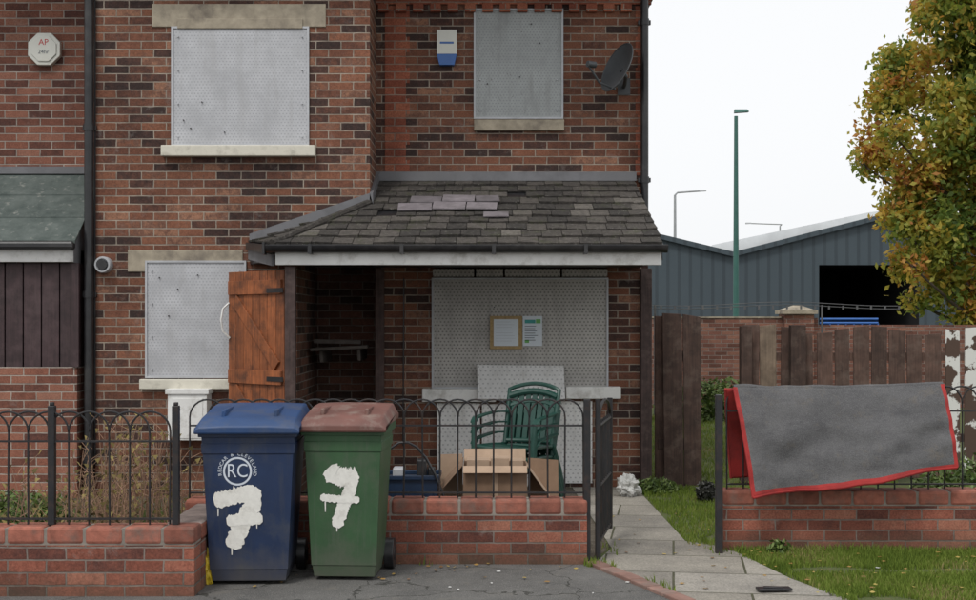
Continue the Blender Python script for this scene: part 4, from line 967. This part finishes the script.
# ================================================================ TREE
def tree(name,clumps,Yt,trunk,nl,leaf,cols):
    e=root(name); f=MB(); tx,tz=trunk
    m=plain('bark',(.09,.07,.055),.95,.3,8)
    f.tube([(tx,Yt,0),(tx-.05,Yt,1.5),(tx+.1,Yt,3.2),(tx,Yt+.2,6),(tx+.2,Yt,9)],[.32,.26,.22,.14,.05],12)
    for (a,b_,c,r_) in clumps:
        s=Vector((tx+random.uniform(-.1,.1),Yt,max(1.5,c-1.4-random.random()))); t_=Vector((a,b_,c)); md=(s+t_)/2+Vector((0,0,-.25))
        f.tube([s,md,t_,t_+(t_-md)*.2],[.07,.045,.02,.006],7)
        for k in range(6):
            d=Vector(np.random.normal(size=3)).normalized()*r_*.7; f.tube([t_,t_+d*.5+Vector((0,0,.1)),t_+d],[.02,.012,.004],5)
    f.obj('trunk_and_limbs',m,e,smooth=True)
    W=np.array([c[3]**2.2 for c in clumps]); W/=W.sum(); V=[];T=[]
    for c,wt in zip(clumps,W):
        n=int(nl*wt); nt_=max(1,n//14); ctint=random.uniform(-.16,.16)
        d=np.random.normal(size=(nt_,3)); d/=np.linalg.norm(d,axis=1)[:,None]; rr_=c[3]*(np.random.rand(nt_,1)**.42)
        lum=1+.45*np.array([mnoise.noise(Vector(x)*2.2+Vector((c[0],c[2],0))) for x in d])[:,None]
        tw=np.array([c[0],c[1],c[2]])+d*rr_*lum
        tt=np.array([mnoise.noise(Vector(x)*.9) for x in tw])*.55+.50+ctint+np.random.normal(size=nt_)*.12
        tt+=.12*d[:,2]
        # the crown turns yellow first on its exposed left side
        tt+=.10*np.clip((trunk[0]-tw[:,0])/2.5,-1,1)
        P=np.repeat(tw,14,0)+np.random.normal(size=(nt_*14,3))*.12; tt=np.repeat(tt,14)+np.random.normal(size=nt_*14)*.10
        k=len(P); a=np.random.normal(size=(k,3)); a/=np.linalg.norm(a,axis=1)[:,None]; b_=np.cross(a,np.random.normal(size=(k,3))); b_/=np.linalg.norm(b_,axis=1)[:,None]
        s=leaf*np.random.uniform(.6,1.2,(k,1))
        V.append(np.stack([P-a*s,P+b_*s*.55,P+a*s,P-b_*s*.55],1).reshape(-1,3)); T.append(tt)
    V=np.concatenate(V);T=np.clip(np.concatenate(T),0,1); k=len(T)
    me=bpy.data.meshes.new('leaves'); me.vertices.add(4*k); me.vertices.foreach_set('co',V.ravel()); me.loops.add(4*k); me.loops.foreach_set('vertex_index',np.arange(4*k)); me.polygons.add(k); me.polygons.foreach_set('loop_start',np.arange(k)*4)
    me.update(calc_edges=True); me.validate()
    t=me.attributes.new('tint','FLOAT','FACE'); t.data.foreach_set('value',T)
    m,nt,bb=newmat(name+'_leaf'); a_=N(nt,'ShaderNodeAttribute',attribute_name='tint'); r_=N(nt,'ShaderNodeValToRGB'); setramp(r_,cols); nt.links.new(a_.outputs['Fac'],r_.inputs[0]); nt.links.new(r_.outputs[0],bb.inputs['Base Color']); bb.inputs['Roughness'].default_value=.6
    tr=N(nt,'ShaderNodeBsdfTranslucent'); nt.links.new(r_.outputs[0],tr.inputs[0]); mx=N(nt,'ShaderNodeMixShader'); mx.inputs[0].default_value=.5; nt.links.new(bb.outputs[0],mx.inputs[1]); nt.links.new(tr.outputs[0],mx.inputs[2]); nt.links.new(mx.outputs[0],nt.nodes['Material Output'].inputs[0])
    me.materials.append(m); o=link(bpy.data.objects.new('leaves',me)); o.parent=e
YT=30
raw=[(950,15,46),(925,55,34),(960,70,45),(903,95,32),(945,125,42),(890,148,28),(925,175,38),(905,205,32),(960,190,48),(925,240,34),(893,225,18),(965,250,42),(940,285,30),(975,305,34),(920,262,20),(1000,40,60),(1020,140,75),(1030,240,60),(1060,60,60),(965,-30,45),(1010,-50,60),(940,-8,26),(905,60,18),(878,140,16),(876,165,12),(1080,180,60),(916,25,12),(898,270,9),(912,300,10)]
cl=[(PX(a,YT),YT+random.uniform(-1.2,1.6),PZ(b_,YT),c*YT/F) for a,b_,c in raw]
tree('autumn_tree',cl,YT,(PX(1000,YT),2),62000,.092,[(0,(.09,.15,.03)),(.22,(.15,.22,.04)),(.42,(.27,.30,.05)),(.6,(.46,.40,.07)),(.76,(.56,.38,.06)),(.9,(.52,.25,.05)),(1,(.38,.15,.035))])
def bush(name,c,r_,n,cols,leaf=.03,flat=1):
    e=root(name); d=np.random.normal(size=(n,3)); d/=np.linalg.norm(d,axis=1)[:,None]
    P=np.array(c)+d*np.array(r_)*np.random.rand(n,1)**.4*(1+.3*np.array([mnoise.noise(Vector(x)*2.5+Vector(c)) for x in d])[:,None]); P[:,2]=np.maximum(P[:,2],.01)
    a=np.random.normal(size=(n,3)); a/=np.linalg.norm(a,axis=1)[:,None]; b_=np.cross(a,np.random.normal(size=(n,3))); b_/=np.linalg.norm(b_,axis=1)[:,None]; s=leaf*np.random.uniform(.5,1.2,(n,1))
    V=np.stack([P-a*s,P+b_*s*.4,P+a*s,P-b_*s*.4],1).reshape(-1,3); me=bpy.data.meshes.new('foliage'); me.from_pydata(V.tolist(),[],[(4*i,4*i+1,4*i+2,4*i+3) for i in range(n)])
    t=me.attributes.new('tint','FLOAT','FACE'); t.data.foreach_set('value',np.random.rand(n)); m,nt,bb=newmat(name+'_leaf'); a_=N(nt,'ShaderNodeAttribute',attribute_name='tint'); rr_=N(nt,'ShaderNodeValToRGB'); setramp(rr_,cols); nt.links.new(a_.outputs['Fac'],rr_.inputs[0]); nt.links.new(rr_.outputs[0],bb.inputs['Base Color']); me.materials.append(m)
    o=link(bpy.data.objects.new('foliage',me)); o.parent=e
gb=[(0,(.04,.07,.015)),(.5,(.08,.13,.025)),(1,(.15,.20,.05))]
bush('shrub',(PX(712,21),21,.25),(.9,.5,.45),2500,gb,.06)
bush('shrub.001',(PX(706,11.6),11.6,.09),(.09,.09,.09),900,[(0,(.02,.02,.018)),(1,(.06,.06,.05))],.025)
bush('shrub.002',(PX(10,9.2),9.2,.2),(.5,.3,.22),2000,gb,.03)
bush('shrub.003',(PX(655,12.2),12.2,.05),(.22,.2,.09),900,gb,.025)
bush('shrub.004',(PX(778,8.98),8.96,.04),(.08,.05,.07),260,gb,.025)
bush('shrub.005',(PX(975,10.2),10.2,.25),(.5,.3,.3),2200,gb,.035)
dp=root('dried_weeds'); f=MB(); 
for i in range(150):
    x=PX(random.choice([random.gauss(118,20),random.gauss(90,40),random.uniform(0,180)]),8.6); Y=random.uniform(8.1,9.3); h=random.uniform(.35,1.0)*(1.0 if -2.9<x<-1.95 else .6); lx=random.uniform(-.16,.16); 
    pts_=[(x,Y,0),(x+lx*.3,Y,h*.5),(x+lx,Y+random.uniform(-.05,.05),h)]; f.tube(pts_,[.004,.003,.0015],4,0)
    for k in range(random.randint(2,7)):
        s=random.uniform(.4,1); p=Vector((x+lx*s*s,Y,h*s)); d=Vector((random.uniform(-.1,.1),random.uniform(-.05,.05),random.uniform(.01,.09))); f.tube([p,p+d],[.0025,.001],4,0)
        wv=Vector((random.uniform(-.014,.014),random.uniform(-.01,.01),.014)); f.add([p+d,p+d+wv,p+d*1.35,p+d-wv],[(0,1,2,3)],1)
M['straw']=plain('dry_stem',(.28,.17,.11),.9,.3,9,tint=.7); M['dleaf']=plain('dry_leaf',(.22,.17,.06),.9,.3,9,tint=.9)
f.obj('stems',[M['straw'],M['dleaf']],dp)

# ================================================================ WORLD, SUN, CAMERA
W=bpy.data.worlds.new('World'); S.world=W; W.use_nodes=True; nt=W.node_tree; bg_=nt.nodes['Background']
SEL,SROT=R(55),R(205)
sky=N(nt,'ShaderNodeTexSky'); sky.sky_type='NISHITA'; sky.sun_disc=False; sky.sun_elevation=SEL; sky.sun_rotation=SROT; sky.dust_density=4; sky.air_density=1
hs=N(nt,'ShaderNodeHueSaturation'); hs.inputs['Saturation'].default_value=.12; nt.links.new(sky.outputs[0],hs.inputs['Color'])
c_=mixc(nt,.85,hs.outputs[0],(9.2,9.33,9.5)); nt.links.new(c_,bg_.inputs['Color']); bg_.inputs['Strength'].default_value=.115
sl_=bpy.data.lights.new('sun','SUN'); sl_.energy=1.5; sl_.angle=R(12); sl_.color=(1,.97,.93); so=link(bpy.data.objects.new('sun',sl_))
dirv=Vector((math.sin(SROT)*math.cos(SEL),math.cos(SROT)*math.cos(SEL),math.sin(SEL))); so.rotation_euler=dirv.to_track_quat('Z','Y').to_euler(); so.location=dirv*20
cam=bpy.data.cameras.new('camera'); co=link(bpy.data.objects.new('camera',cam)); co.location=(0,0,EYE); co.rotation_euler=(R(90),0,0)
cam.sensor_width=36; cam.lens=36*F/976; cam.shift_y=20/976; cam.clip_end=2000; S.camera=co
S.view_settings.view_transform='Standard'; S.view_settings.look='None'; S.view_settings.exposure=0
